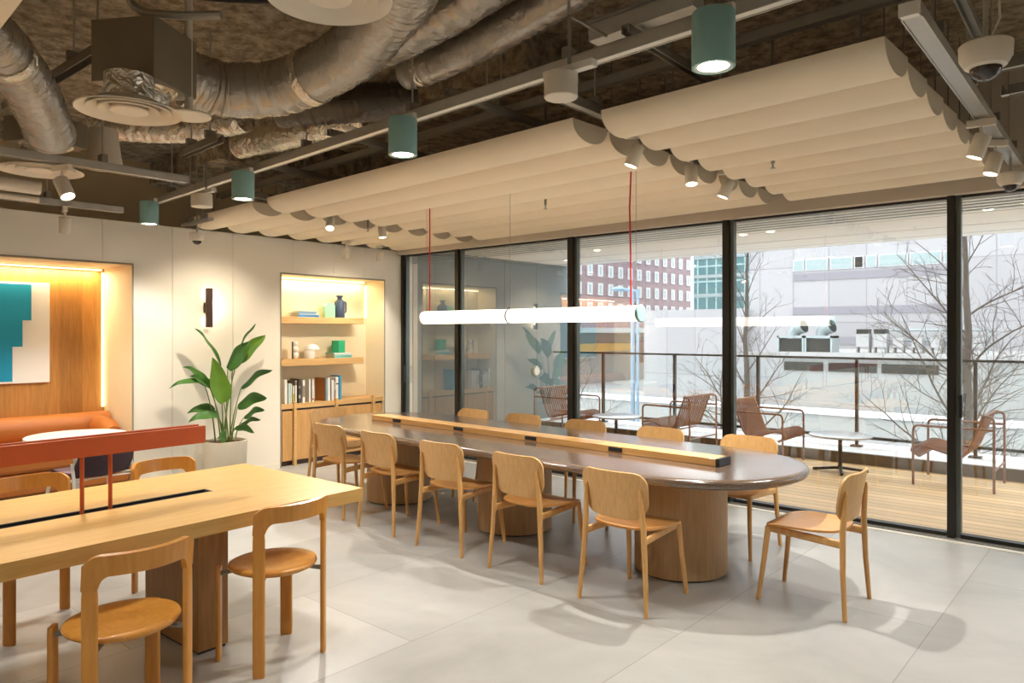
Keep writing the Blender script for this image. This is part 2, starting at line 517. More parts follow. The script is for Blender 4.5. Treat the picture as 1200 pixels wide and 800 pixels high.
# shelf wall made of upright panels with open joints, two niches cut into it
N1 = (0.15, 2.94, 0.0, 2.262)
N2 = (4.60, 6.12, 0.0, 2.275)
WT = 2.685
wm = MB()
seams = [YB, -2.6, -1.0, 0.15, 1.02, 2.667, 2.94, 3.339, 4.003, 4.60, 4.762, 5.327, 5.80, 6.12, 6.62]
g = 0.0022
def wall_piece(y0, y1, z0, z1):
    wm.b2((XW - 0.05, y0 + g, z0), (XW, y1 - g, z1))
for a, b_ in ((YB, -2.6), (-2.6, -1.0), (-1.0, 0.15), (2.94, 3.339), (3.339, 4.003), (4.003, 4.60), (6.12, 6.62)):
    wall_piece(a, b_, 0, N1[3] if b_ < 4.3 else N2[3])
for a, b_ in ((YB, -2.6), (-2.6, -1.0), (-1.0, 1.02), (1.02, 2.667), (2.667, 3.339), (3.339, 4.003)):
    wall_piece(a, b_, N1[3], WT)
wall_piece(4.003, 4.762, N2[3], WT)
for a, b_ in ((4.762, 5.327), (5.327, 5.80), (5.80, 6.62)):
    wall_piece(a, b_, N2[3], WT)
struct('wall_left', wm, M['cream_wall'], smooth=0)
bk = MB()
for (y0, y1, z0, z1) in ((YB, N1[0] - 0.06, 0, WT), (N1[1] + 0.06, N2[0] - 0.06, 0, WT), (N2[1] + 0.06, 6.62, 0, WT), (N1[0] - 0.06, N1[1] + 0.06, N1[3] + 0.06, WT), (N2[0] - 0.06, N2[1] + 0.06, N2[3] + 0.06, WT)):
    bk.b2((XW - 0.12, y0, z0), (XW - 0.052, y1, z1))
struct('wall_left_backing', bk, M['joint'], smooth=0)
struct('wall_left_upper', MB().b2((-8.9, YB, 2.3), (-8.75, 6.62, ZC)), M['upper_wall'])
struct('wall_front_return', MB().b2((-8.9, 6.621, 0), (-7.62, 6.70, ZC)), M['taupe'])
struct('wall_left_outer', MB().b2((-8.9, YB, 0), (-8.75, 6.62, 2.3)), M['cream_wall'])
# niche linings
def niche(y0, y1, z1, xb, mat, back, nm):
    m = MB()
    m.b2((xb, y0 - 0.05, 0), (XW - 0.001, y0, z1)); m.b2((xb, y1, 0), (XW - 0.001, y1 + 0.05, z1)); m.b2((xb, y0 - 0.05, z1), (XW - 0.001, y1 + 0.05, z1 + 0.04))
    struct('wall_niche_lining_' + nm, m, mat, smooth=0)
    struct('wall_niche_back_' + nm, MB().b2((xb - 0.05, y0 - 0.05, 0), (xb, y1 + 0.05, z1 + 0.04)), back, smooth=0)
    t = MB()
    w, d = 0.014, 0.006
    t.b2((XW, y0 - w, 0), (XW + d, y0, z1 + w)); t.b2((XW, y1, 0), (XW + d, y1 + w, z1 + w)); t.b2((XW, y0, z1), (XW + d, y1, z1 + w))
    struct('trim_' + nm, t, M['frame_line'], smooth=0)
niche(N1[0], N1[1], N1[3], -8.36, M['niche_cream'], M['panel_wood'], '1')
niche(N2[0], N2[1], N2[3], -8.02, M['niche_cream'], M['niche_cream'], '2')
b0 = MB().b2((XW, 2.97, 0), (XW + 0.012, 4.57, 0.06))
struct('baseboard_left', b0, M['cream_wall'])

# ------------------------------------------------------------------ window wall
MX = [(-7.60, 0.10), (-6.54, 0.10), (-4.757, 0.11), (-2.95, 0.10), (-1.12, 0.085), (0.72, 0.085), (2.55, 0.085)]
for i in range(len(MX)):
    x, w = MX[i]
    x2 = MX[i + 1][0] if i + 1 < len(MX) else XR
    f = MB()
    f.b2((x - w / 2, 6.41, 0.0), (x + w / 2 - 0.03, 6.52, 2.635))
    fo = struct('window_%d' % (i + 1), f, M['mullion'], bevel=0.004)
    part('sash_stile', MB().b2((x + w / 2 - 0.03, 6.435, 0.0), (x + w / 2 + 0.004, 6.495, 2.635)), M['sash'], fo)
    h = MB().b2((x + w / 2 + 0.004, 6.42, 0.012), (x2 - 0.05, 6.50, 0.04))
    h.b2((x + w / 2 + 0.004, 6.44, 2.618), (x2 - 0.05, 6.50, 2.635))
    part('window_rail', h, M['mullion'], fo)
    part('pane', MB().b2((x + w / 2 + 0.004, 6.455, 0.04), (x2 - 0.05, 6.463, 2.62)), M['glass'], fo, smooth=0)
# pull handles on the sliding frames
hd = MB().box((-1.068, 6.40, 1.02), (0.022, 0.03, 0.17)); hd.box((-1.068, 6.385, 1.08), (0.026, 0.03, 0.06))
tag(part('door_latch', hd, M['black_metal'], None, bevel=0.003), 'black latch on the dark window post behind the woven deck chair nearest the camera', 'latch')
hd = MB().box((-7.545, 6.40, 1.02), (0.02, 0.035, 0.24))
tag(part('door_pull', hd, M['black'], None, bevel=0.003), 'black upright pull on the window frame next to the shelf wall', 'pull handle')
# floor track
ft = MB()
for y in (6.36, 6.42, 6.48, 6.54):
    ft.b2((-7.6, y, 0), (XR, y + 0.022, 0.012))
ft.b2((-7.6, 6.34, 0), (XR, 6.58, 0.005))
struct('trim_floor_track', ft, M['alu'], smooth=0)
struct('trim_sill', MB().b2((-7.6, 6.29, 0), (XR, 6.34, 0.006)), M['white_metal'])
# louvre blades outside the head of the glazing
lv = thing('window_louvre', 'horizontal grey louvre blades outside along the head of the glazing', 'louvre', (0, 6.60, 2.535))
for k in range(5):
    part('blade', MB().box((-2.0, 0, 0.022 * k), (11.2, 0.05, 0.006)), M['louvre'], lv)

# ------------------------------------------------------------------ terrace
struct('floor_terrace_deck', MB().b2((-7.7, 6.6, -0.1), (XR + 3, 9.3, 0.0)), M['deck_oak'])
dj = MB()
for k in range(19):
    y = 6.72 + 0.14 * k
    dj.b2((-7.7, y, -0.004), (XR + 3, y + 0.005, 0.001))
struct('trim_deck_joints', dj, plain('deck_joint', (176, 138, 94), 0.8), smooth=0)
struct('wall_terrace_kerb', MB().b2((-7.7, 9.3, -0.1), (XR + 3, 9.36, 0.13)), M['kerb_wood'])
struct('floor_terrace_ledge', MB().b2((-7.7, 9.36, -0.1), (XR + 3, 10.25, 0.13)), M['ledge'])
struct('wall_terrace_side', MB().b2((-8.1, 6.62, 0), (-7.7, 10.25, 2.75)), M['out_wall'])
sj = MB()
for y in (7.1, 7.75, 8.6, 9.4):
    sj.b2((-7.7, y, 0), (-7.697, y + 0.012, 2.75))
struct('trim_terrace_side_joints', sj, plain('render_joint', (84, 92, 92), 0.7), smooth=0)
struct('ceiling_terrace_soffit', MB().b2((-8.1, 6.62, 2.755), (XR + 3, 10.25, 2.95)), M['soffit'])
jj = MB()
for y in (7.4, 8.3, 9.2, 9.9):
    jj.b2((-7.7, y, 2.752), (XR + 3, y + 0.01, 2.756))
struct('trim_soffit_joints', jj, plain('soffit_joint', (176, 174, 172), 0.7), smooth=0)
for i, (x, y) in enumerate(((-1.13, 8.12), (-0.85, 8.06), (-3.27, 8.25), (-3.62, 8.3), (-5.85, 8.49))):
    lab = ['round soffit downlight over the terrace beside the bare window post, inner one', 'round soffit downlight over the terrace nearest the frame edge by the dome camera',
           'round soffit downlight of the pair above the bare tree, farther from the shelf wall', 'round soffit downlight of the pair above the bare tree, nearer the shelf wall',
           'round soffit downlight over the terrace above the mauve brick building'][i]
    t = thing('soffit_downlight', lab, 'downlight', (x, y, 2.75), 0, 'terrace soffit downlights')
    part('bezel', MB().lathe([(0.045, 0), (0.06, -0.004), (0.065, 0.002)], 20, cap=False), M['white_metal'], t)
    part('lens', MB().lathe([(0.044, -0.002), (0.044, -0.005)], 20), M['spot_lens'], t)
# balustrade
br = thing('terrace_balustrade', 'black metal balustrade with clear glass panels along the terrace edge', 'railing', (0, 9.88, 0.13))
part('handrail', MB().box((-2.2, 0, 1.125), (11.0, 0.05, 0.028)), M['black_metal'], br)
part('bottom_rail', MB().box((-2.2, 0, 0.12), (11.0, 0.04, 0.035)), M['black_metal'], br)
px = -7.69
for i in range(9):
    x = -6.68 + 1.295 * i
    po = part('post', MB().box((x, 0, 0.56), (0.035, 0.05, 1.10)), M['black_metal'], br)
    part('foot_plate', MB().box((x, -0.01, 0.012), (0.13, 0.11, 0.022)), M['black_metal'], po)
    part('glass_panel', MB().b2((px + 0.03, -0.006, 0.14), (x - 0.03, 0.006, 1.10)), M['rail_glass'], br, smooth=0)
    px = x

def lounge_chair(label):
    t = thing('deck_chair', label, 'lounge chair', (0, 0, 0), 0, 'rust brown deck chairs on the terrace')
    r = 0.0125
    for s_ in (-1, 1):
        y = 0.345 * s_
        fl = part('front_leg', MB().tube(arcpts([(0.355, y, 0), (0.355, y, 0.62), (-0.355, y, 0.62)], 0.06), r, 8), M['rust_tube'], t)
        part('rear_leg', MB().tube(arcpts([(-0.355, y, 0), (-0.355, y, 0.745), (-0.255, y * 0.92, 0.755)], 0.05), r, 8), M['rust_tube'], t)
    part('stretcher', MB().tube([(-0.355, -0.345, 0.22), (-0.355, 0.345, 0.22)], 0.009, 8), M['rust_tube'], t)
    prof = arcpts([(-0.27, 0, 0.755), (-0.10, 0, 0.31), (0.30, 0, 0.425), (0.40, 0, 0.36), (0.30, 0, 0.30)], 0.11, 6)
    rods = MB()
    n = 13
    for k in range(n):
        y = -0.305 + 0.61 * k / (n - 1)
        rods.tube([(p[0], y, p[2]) for p in prof], 0.0100, 6)
    part('sling', rods, M['rust_tube'], t)
    fr = MB()
    for s_ in (-1, 1):
        fr.tube([(p[0], 0.325 * s_, p[2] - 0.004) for p in prof], 0.012, 8)
    for q in (0, len(prof) - 1):
        fr.tube([(prof[q][0], -0.325, prof[q][2]), (prof[q][0], 0.325, prof[q][2])], 0.011, 8)
    fr.tube([(-0.05, -0.345, 0.30), (-0.05, 0.345, 0.30)], 0.011, 8)
    fr.tube([(0.355, -0.345, 0.35), (0.355, 0.345, 0.35)], 0.009, 8)
    part('sling_frame', fr, M['rust_tube'], t)
    return t
lc = lounge_chair('rust brown woven deck chair half hidden by a slim dark window post')
lc.location = (-1.485, 8.80, 0); lc.rotation_euler = (0, 0, PI)
dup(lc, (-3.57, 8.82, 0), 0.0, 'rust brown woven deck chair facing the terrace table with the visible cross foot')
dup(lc, (-4.73, 8.81, 0), PI - 0.05, 'rust brown woven deck chair seen from its back, beside the bare tree and window post')
dup(lc, (-6.62, 8.82, 0), 0.0, 'rust brown woven deck chair next to the grey terrace side wall')
def terrace_table(label):
    t = thing('terrace_table', label, 'table', (0, 0, 0), 0.35, 'round terrace tables')
    part('tabletop', MB().lathe([(0.0, 0.40), (0.325, 0.40), (0.335, 0.408), (0.335, 0.418), (0.325, 0.424), (0.0, 0.424)], 40), M['terrazzo'], t)
    part('column', MB().tube([(0, 0, 0.03), (0, 0, 0.40)], 0.022, 12), M['black_metal'], t)
    for k in range(4):
        a = PI / 2 * k
        part('foot', MB().tube([(0, 0, 0.045), (0.29 * math.cos(a), 0.29 * math.sin(a), 0.015)], 0.017, 6), M['black_metal'], t)
    return t
tt = terrace_table('round pale terrace table with its black cross foot in full view')
tt.location = (-2.64, 8.70, 0)
dup(tt, (-5.60, 8.60, 0), 0.35, 'round pale terrace table beside the deck chair by the grey side wall')
# small wall fitting on the terrace side wall
t = thing('terrace_wall_fitting', 'pale oval fitting with a cable loop on the grey terrace side wall', 'wall light', (-7.7, 9.35, 0.95))
part('body', MB().lathe([(0.0, 0), (0.07, 0.0), (0.085, 0.03), (0.07, 0.06), (0.0, 0.065)], 20, mat=Matrix.Rotation(PI / 2, 4, 'Y')), M['white_plastic'], t)
part('cable', MB().tube([(0.02, 0.0, -0.08)] + [(0.02, 0.09 * math.sin(a), -0.17 - 0.09 * math.cos(a) * -1) for a in [0.4 * k for k in range(15)]], 0.007, 6), M['black'], t)

# ------------------------------------------------------------------ chairs at the long table
def soft_chair(label, group):
    """front towards +Y"""
    t = thing('dining_chair', label, 'chair', (0, 0, 0), 0, group)
    for sx in (-1, 1):
        part('rear_leg', MB().tube([(0.232 * sx, -0.262, 0), (0.214 * sx, -0.246, 0.25), (0.199 * sx, -0.240, 0.48), (0.191 * sx, -0.247, 0.60), (0.186 * sx, -0.256, 0.68), (0.185 * sx, -0.258, 0.70)], [0.0125, 0.0155, 0.0175, 0.015, 0.011, 0.006], 10), M['oak'], t)
        part('front_leg', MB().tube([(0.205 * sx, 0.235, 0), (0.188 * sx, 0.205, 0.25), (0.178 * sx, 0.185, 0.435)], [0.0125, 0.0155, 0.0175], 10), M['oak'], t)
    for sx in (-1, 1):
        part('side_rail', MB().tube([(0.172 * sx, 0.19, 0.424), (0.182 * sx, 0.0, 0.417), (0.202 * sx, -0.236, 0.410)], [0.010, 0.011, 0.012], 8, 2.0), M['oak'], t)
    part('front_rail', MB().tube([(-0.175, 0.17, 0.424), (0.175, 0.17, 0.424)], 0.010, 8, 1.8), M['oak'], t)
    def sf(u, v):
        a, b = 2 * u - 1, 2 * v - 1
        # squircle mapping for rounded corners
        x = a * math.sqrt(max(0, 1 - 0.36 * b * b * abs(b)))
        y = b * math.sqrt(max(0, 1 - 0.30 * a * a * abs(a)))
        hw = 0.240 - 0.022 * (1 - (y + 1) / 2)
        z = 0.452 + 0.014 * abs(x) ** 2.4 - 0.020 * max(0, y) ** 3 + 0.012 * max(0, -y) ** 2 - 0.004
        return (x * hw, y * 0.218 + 0.005, z)
    part('seat', MB().sheet(sf, 18, 18, 0.013), M['oak_seat'], t, smooth=60)
    def bf(u, v):
        a, b = 2 * u - 1, 2 * v - 1
        hw, hh = 0.228, 0.136
        rc = 0.080 if b > 0 else 0.104
        k = max(abs(a), abs(b), 1e-6)
        qx, qz = a / k * hw, b / k * hh
        ex, ez = abs(qx) - (hw - rc), abs(qz) - (hh - rc)
        if ex > 0 and ez > 0:
            e = rc / math.hypot(ex, ez)
            qx = math.copysign(hw - rc + ex * e, qx); qz = math.copysign(hh - rc + ez * e, qz)
        X, Z = qx * k, qz * k
        tw = 1 - 0.07 * (0.5 - 0.5 * Z / hh)
        x = X / hw
        return (X * tw, -0.222 - 0.022 * (Z / hh) - 0.045 * (1 - x * x), 0.657 + Z)
    part('backrest', MB().sheet(bf, 32, 20, 0.013), M['oak_back'], t, smooth=60)
    return t
G1, G2 = 'oak chairs on the room side of the long table', 'oak chairs on the window side of the long table'
near = [-2.31, -3.09, -3.86, -4.615, -5.34]
sc = soft_chair('oak chair on the room side of the brown table, first from the rounded open end', G1)
sc.location = (near[0], 3.77, 0); sc.rotation_euler = (0, 0, -0.02)
for i, x in enumerate(near[1:], 1):
    dup(sc, (x, 3.785 + 0.032 * i, 0), (-0.03, 0.02, -0.02, 0.03)[i - 1],
        'oak chair on the room side of the brown table, %s from the rounded open end' % ORD[i] if i < 4 else 'oak chair on the room side of the brown table, closest to the shelf niche', G1)
for i, x in enumerate([-2.28, -3.05, -3.80, -4.54, -5.22]):
    dup(sc, (x, 5.10, 0), PI + (0.02, -0.02, 0.03, 0.0, -0.02)[i],
        ['oak chair on the window side of the brown table, closest to the rounded open end', 'oak chair on the window side, second from the open end of the brown table',
         'oak chair in the middle of the window side of the brown table', 'oak chair on the window side, fourth from the open end of the brown table',
         'oak chair on the window side of the brown table, closest to the shelf wall'][i], G2)
dup(sc, (-1.505, 4.41, 0), PI / 2 - 0.0, 'oak chair standing alone at the rounded open end of the brown table', 'oak chairs at the ends of the long table')
dup(sc, (-6.22, 4.44, 0), -PI / 2, 'oak chair at the far end of the brown table, in front of the oak cabinet', 'oak chairs at the ends of the long table')

# ------------------------------------------------------------------ long brown table
lt = thing('long_table', 'long dark brown table with rounded ends on three oak drum legs', 'table', (-3.88, 4.455, 0), -0.030)
def oval(hx, hy, n=72, p=2.6, straight=1.50):
    pts = []
    for k in range(n):
        a = 2 * PI * k / n
        c, s_ = math.cos(a), math.sin(a)
        ex = (hx - straight) * math.copysign(abs(c) ** (2 / 2.2), c) + (straight if c >= 0 else -straight) * (1 if abs(c) > 1e-6 else 0)
        pts.append((ex, hy * math.copysign(abs(s_) ** (2 / 2.2), s_)))
    return pts
top = MB()
rings = [(-0.05, 0.69), (-0.018, 0.685), (-0.004, 0.695), (0.0, 0.712), (-0.004, 0.728), (-0.016, 0.738), (-0.04, 0.74)]
vs, fs = [], []
n = 72
for (off, z) in rings:
    for (x, y) in oval(2.325 + off, 0.705 + off, n):
        vs.append((x, y, z))
for i in range(len(rings) - 1):
    for k in range(n):
        k2 = (k + 1) % n
        fs.append((i * n + k, i * n + k2, (i + 1) * n + k2, (i + 1) * n + k))
fs.append(tuple(range(n))[::-1]); fs.append(tuple((len(rings) - 1) * n + k for k in range(n)))
top.add(vs, fs)
part('tabletop', top, M['brown_top'], lt, smooth=40)
for x in (-1.50, 0.0, 1.52):
    p = MB()
    prof = []
    for k in range(48):
        a = 2 * PI * k / 48
        rr = 0.305 - (0.004 if k % 6 == 0 else 0)
        prof.append((x + rr * math.cos(a), rr * math.sin(a)))
    p.prism(prof, 0.012, 0.688)
    lg = part('drum_leg', p, M['base_oak'], lt, smooth=25)
    part('plinth', MB().lathe([(0.29, 0.0), (0.29, 0.013)], 40, (x, 0, 0)), M['black'], lg)
pr = part('power_bar', MB().b2((-1.75, -0.14, 0.740), (1.85, 0.02, 0.789)), M['bar_oak'], lt, bevel=0.003)
for x in (-1.36, -0.52, 0.30, 1.09):
    part('socket', MB().box((x, -0.1415, 0.766), (0.115, 0.008, 0.030)), M['black'], pr, bevel=0.002)
part('end_cap', MB().box((1.860, -0.06, 0.7655), (0.026, 0.162, 0.050)), M['black'], pr, bevel=0.003)

# pendant tube over the table
pd = thing('pendant_tube_lamp', 'glowing white tube pendant on red cables over the brown table', 'pendant lamp', (-3.79, 4.40, 1.717), 0)
RX = Matrix.Rotation(PI / 2, 4, 'Y')
part('diffuser', MB().lathe([(0.0, -1.12), (0.052, -1.12), (0.056, -1.115), (0.056, 1.11), (0.05, 1.115), (0.0, 1.115)], 28, mat=RX), M['lamp_tube'], pd)
part('end_cap', MB().lathe([(0.0, 1.112), (0.058, 1.112), (0.06, 1.118), (0.06, 1.132), (0.056, 1.137), (0.0, 1.137)], 28, mat=RX), M['teal'], pd, label='sage green round end cap')
part('end_cap', MB().lathe([(0.0, -1.132), (0.056, -1.132), (0.058, -1.126), (0.058, -1.118), (0.0, -1.116)], 28, mat=RX), M['white_plastic'], pd)
part('joint_ring', MB().lathe([(0.056, -0.10), (0.0595, -0.10), (0.0595, -0.085), (0.056, -0.085)], 28, mat=RX, cap=False), M['dark_steel'], pd)
for x in (-1.05, 1.05):
    part('cable', MB().tube([(x, 0, 0.055), (x - 0.004 * (1 if x > 0 else 0), 0, 0.4), (x - 0.012 * (1 if x > 0 else 0), 0, 0.75), (x, 0, 1.02)], 0.006, 8), M['red'], pd, label='red power cable')
for x in (-1.09, -0.09, 1.09):
    w = part('wire', MB().tube([(x, 0, 0.05), (x, 0, 1.02)], 0.0018, 5), M['wire'], pd)
    part('clip', MB().box((x, 0, 0.065), (0.014, 0.02, 0.02)), M['dark_steel'], w)

# ------------------------------------------------------------------ honey work table with terracotta bar
wt = thing('work_table', 'honey oak rectangular work table with a black slot along its middle', 'table', (-3.705, 0, 0), 0.04)
tp = MB()
X0, X1, Y0, Y1 = -0.575, 0.60, -1.55, 2.40
sx0, sx1, sy0, sy1 = -0.045, 0.045, -1.0, 1.85
za, zb = 0.672, 0.74
tp.b2((X0, Y0, za), (sx0, Y1, zb)); tp.b2((sx1, Y0, za), (X1, Y1, zb)); tp.b2((sx0, Y0, za), (sx1, sy0, zb)); tp.b2((sx0, sy1, za), (sx1, Y1, zb))
part('tabletop', tp, M['table_oak'], wt, smooth=0)
part('cable_tray', MB().b2((sx0, sy0, 0.655), (sx1, sy1, 0.672)), M['black'], wt)
part('tray_lining', MB().b2((sx0, sy0, 0.70), (sx0 + 0.012, sy1, 0.7395)).b2((sx1 - 0.012, sy0, 0.70), (sx1, sy1, 0.7395)).b2((sx0, sy1 - 0.012, 0.70), (sx1, sy1, 0.7395)), M['black'], wt, smooth=0)
for y in (1.72, -0.9):
    lg = part('slab_leg', MB().b2((-0.28, y - 0.08, 0.014), (0.28, y + 0.08, 0.672)), M['leg_oak'], wt, bevel=0.003)
    part('plinth', MB().b2((-0.27, y - 0.07, 0), (0.27, y + 0.07, 0.016)), M['black'], lg)
tb = thing('desk_light_bar', 'terracotta red beam on two thin posts standing over the work table', 'desk screen', (-3.705, 0, 0.675), 0.04)
part('beam', MB().b2((0.012, -1.2, 0.325), (0.03, 1.815, 0.415)).b2((-0.03, -1.2, 0.33), (-0.012, 1.80, 0.42)).b2((-0.012, -1.2, 0.335), (0.012, 1.79, 0.35)), M['terracotta'], tb, bevel=0.002)
for y in (1.225, 1.35, -0.6, -0.72):
    part('post', MB().tube([(0.0, y, 0.0), (0.0, y, 0.345)], 0.0095, 12), M['terracotta'], tb)

def honey_chair(label, group):
    """front towards +Y, round seat, bentwood hoop back"""
    t = thing('honey_chair', label, 'chair', (0, 0, 0), 0, group)
    def slab(cx, cy, ang, z0, z1, w=0.062, th=0.021, lean=0.0):
        m = MB()
        poly = rrect(w, th, 0.0095, 4)
        vs, fs = [], []
        k = len(poly)
        for (z, sc_, d) in ((z0, 0.9, 0), (z0 + 0.01, 1.0, 0), (z1 - 0.03, 1.0, lean), (z1, 0.92, lean)):
            for (x, y) in poly:
                c, s_ = math.cos(ang), math.sin(ang)
                xx, yy = x * sc_, y * sc_
                vs.append((cx + xx * c - yy * s_, cy + xx * s_ + yy * c, z))
        for i in range(3):
            for q in range(k):
                q2 = (q + 1) % k
                fs.append((i * k + q, i * k + q2, (i + 1) * k + q2, (i + 1) * k + q))
        fs.append(tuple(range(k))[::-1]); fs.append(tuple(3 * k + q for q in range(k)))
        return m.add(vs, fs)
    RL = (0.1800, -0.1555)
    for sx in (-1, 1):
        part('rear_leg', slab(RL[0] * sx, RL[1], math.radians(41.4) * sx, 0, 0.657, 0.055, 0.0225), M['ochre'], t)
        part('front_leg', slab(0.190 * sx, 0.165, math.radians(-48) * sx, 0, 0.45), M['ochre'], t)
        for (cx, cy) in ((RL[0] * sx, RL[1]), (0.190 * sx, 0.165)):
            f = 0.86
            part('bracket', MB().tube([(cx * 0.97, cy * 0.97, 0.418), (cx * 0.55, cy * 0.55, 0.432)], [0.017, 0.010], 6, 0.7), M['dark_steel'], t)
    st = MB()
    prof = [(0.0, 0.436), (0.12, 0.434), (0.185, 0.438), (0.203, 0.447), (0.209, 0.456), (0.206, 0.465), (0.196, 0.469), (0.15, 0.464), (0.08, 0.459), (0.0, 0.457)]
    st.lathe(prof, 44)
    st.v = [(x, y, z + 0.055 * (max(0, abs(x) - 0.05)) ** 1.5 * (1 if z > 0.45 else 0.8)) for x, y, z in st.v]
    part('seat', st, M['ochre'], t, smooth=60)
    # hoop back: a bent band that runs down into both rear legs
    R_, A = 0.272, math.radians(52)
    cy0 = RL[1] + R_ * math.cos(math.radians(41.4))
    def hoop(u, v):
        a = (2 * u - 1)
        ang = a * math.radians(47.0)
        e = abs(a)
        x = R_ * 1.0 * math.sin(ang); y = cy0 - R_ * math.cos(ang)
        zt = 0.782 - 0.034 * max(0, (e - 0.72) / 0.28) ** 2.2
        w0 = 0.70
        zb_ = 0.705
        if e > 0.59:
            q = (e - 0.59) / 0.16
            zb_ = 0.705 - 0.05 * (1 - math.sqrt(max(0, 1 - min(1, q) ** 2))) if q < 1 else 0.655
        z = zb_ + (zt - zb_) * v
        k = 1 + 0.05 * (z - 0.7) / 0.1
        return (x, y - 0.012 * max(0, z - 0.66) / 0.1, z)
    part('hoop_back', MB().sheet(hoop, 60, 6, 0.023), M['ochre'], t, smooth=50, bevel=0.0)
    return t
G3 = 'honey hoop-back chairs at the work table'
hc = honey_chair('honey bentwood hoop-back chair by the work table corner, all legs in view', G3)
hc.location = (-3.225, 1.90, 0); hc.rotation_euler = (0, 0, PI / 2 + 0.06)
dup(hc, (-3.02, 1.13, 0), PI / 2 + 0.04, 'honey bentwood hoop-back chair nearest the camera, feet cut off by the picture edge', G3)
dup(hc, (-4.50, 1.26, 0), -PI / 2 + 0.05, 'honey hoop-back chair across the work table, cut by the picture edge', G3)
dup(hc, (-4.49, 1.99, 0), -PI / 2 + 0.05, 'honey hoop-back chair across the work table, in front of the potted plant', G3)

# ------------------------------------------------------------------ bench niche
bn = thing('bench_sofa', 'caramel leather bench with a rolled back inside the panelled niche', 'sofa', (-8.05, 1.545, 0))
part('plinth', MB().b2((-0.28, -1.37, 0), (0.36, 1.37, 0.10)), M['bronze'], bn)
part('seat_base', MB().b2((-0.30, -1.385, 0.10), (0.40, 1.385, 0.30)), M['leather'], bn, bevel=0.02)
part('seat_cushion', MB().b2((-0.26, -1.385, 0.30), (0.41, 1.385, 0.46)), M['leather'], bn, bevel=0.04)
part('back_roll', MB().tube([(-0.155, -1.38, 0.63), (-0.155, 1.375, 0.63)], 0.125, 24, 1.1), M['leather'], bn)
part('end_roll', MB().tube([(-0.14, 1.265, 0.61), (0.12, 1.27, 0.60), (0.30, 1.27, 0.57)], [0.115, 0.11, 0.075], 24, 1.1), M['leather'], bn)
pt = thing('abstract_painting', 'teal and white stepped abstract canvas on the panelled niche wall', 'painting', (-8.345, 1.66, 1.085))
part('canvas', MB().b2((-0.012, -0.78, 0), (0.02, 0.76, 0.995)), M['canvas'], pt, bevel=0.002)
part('teal_field', MB().b2((0.02, -0.78, 0.02), (0.0225, 0.44, 0.975)).b2((0.02, 0.44, 0.36), (0.0225, 0.525, 0.975)).b2((0.02, 0.525, 0.62), (0.0225, 0.60, 0.975)), M['paint_teal'], pt, smooth=0, label='teal stepped colour field')
# light coves
for nm, lo, hi, lab in (('cove_light', (-8.34, 0.2, 2.235), (-8.31, 2.90, 2.25), 'warm light strip along the top of the panelled bench niche'),
                        ('cove_light', (-8.34, 2.905, 0.80), (-8.325, 2.93, 2.22), 'warm upright light strip in the corner of the panelled bench niche'),
                        ('cove_light', (-8.0, 4.64, 2.25), (-7.975, 6.06, 2.265), 'warm light strip along the top of the shelf niche'),
                        ('cove_light', (-8.005, 6.085, 1.78), (-7.99, 6.11, 2.22), 'warm upright light strip in the corner of the shelf niche')):
    single(nm, MB().b2(lo, hi), M['led'], lab, 'light strip', smooth=0)

rt = thing('round_table', 'small round white table in front of the caramel bench', 'table', (-6.64, 2.13, 0))
part('tabletop', MB().lathe([(0.0, 0.715), (0.36, 0.715), (0.376, 0.722), (0.376, 0.735), (0.368, 0.74), (0.0, 0.74)], 48), M['white_lam'], rt)
part('column', MB().tube([(0, 0, 0.02), (0, 0, 0.715)], 0.03, 14), M['white_metal'], rt)
part('foot', MB().lathe([(0.0, 0.0), (0.22, 0.0), (0.22, 0.012), (0.04, 0.03), (0.0, 0.03)], 32), M['white_metal'], rt)
sd = thing('side_chair', 'dark aubergine shell chair with white legs at the round white table', 'chair', (-6.22, 2.10, 0.0), PI / 2 + 0.2)
def shell(u, v):
    a = 2 * u - 1
    if v < 0.5:
        q = v / 0.5
        return (a * (0.20 + 0.02 * q), 0.21 - 0.36 * q, 0.445 - 0.02 * math.sin(q * PI) + 0.02 * a * a)
    q = (v - 0.5) / 0.5
    return (a * (0.22 - 0.02 * q ** 3), -0.15 - 0.09 * math.sin(q * PI / 2) + 0.05 * a * a, 0.445 + 0.02 * a * a * (1 - q) + 0.24 * q ** 1.2 - 0.03 * abs(a) ** 4 * q)
LIFT = 0.045
part('shell', MB().sheet(lambda u, v: tuple(Vector(shell(u, v)) + Vector((0, 0, LIFT))), 16, 22, 0.03), M['aubergine'], sd, smooth=60)
part('seat_pad', MB().sheet(lambda u, v: ((2 * u - 1) * 0.185, 0.195 - 0.30 * v, 0.468 + LIFT - 0.012 * math.sin(v * PI)), 8, 8, 0.02), M['lilac'], sd, smooth=60, label='lilac seat pad')
for sx in (-1, 1):
    part('leg', MB().tube([(0.275 * sx, 0.24, 0), (0.225 * sx, 0.16, 0.435 + LIFT)], 0.0125, 10), M['white_metal'], sd)
    part('leg', MB().tube([(0.275 * sx, -0.28, 0), (0.235 * sx, -0.17, 0.435 + LIFT), (0.225 * sx, -0.13, 0.60)], 0.0125, 10), M['white_metal'], sd)
part('leg_frame', MB().tube([(-0.225, 0.16, 0.425 + LIFT), (-0.232, -0.165, 0.425 + LIFT), (0.232, -0.165, 0.425 + LIFT), (0.225, 0.16, 0.425 + LIFT), (-0.225, 0.16, 0.425 + LIFT)], 0.011, 8), M['white_metal'], sd)

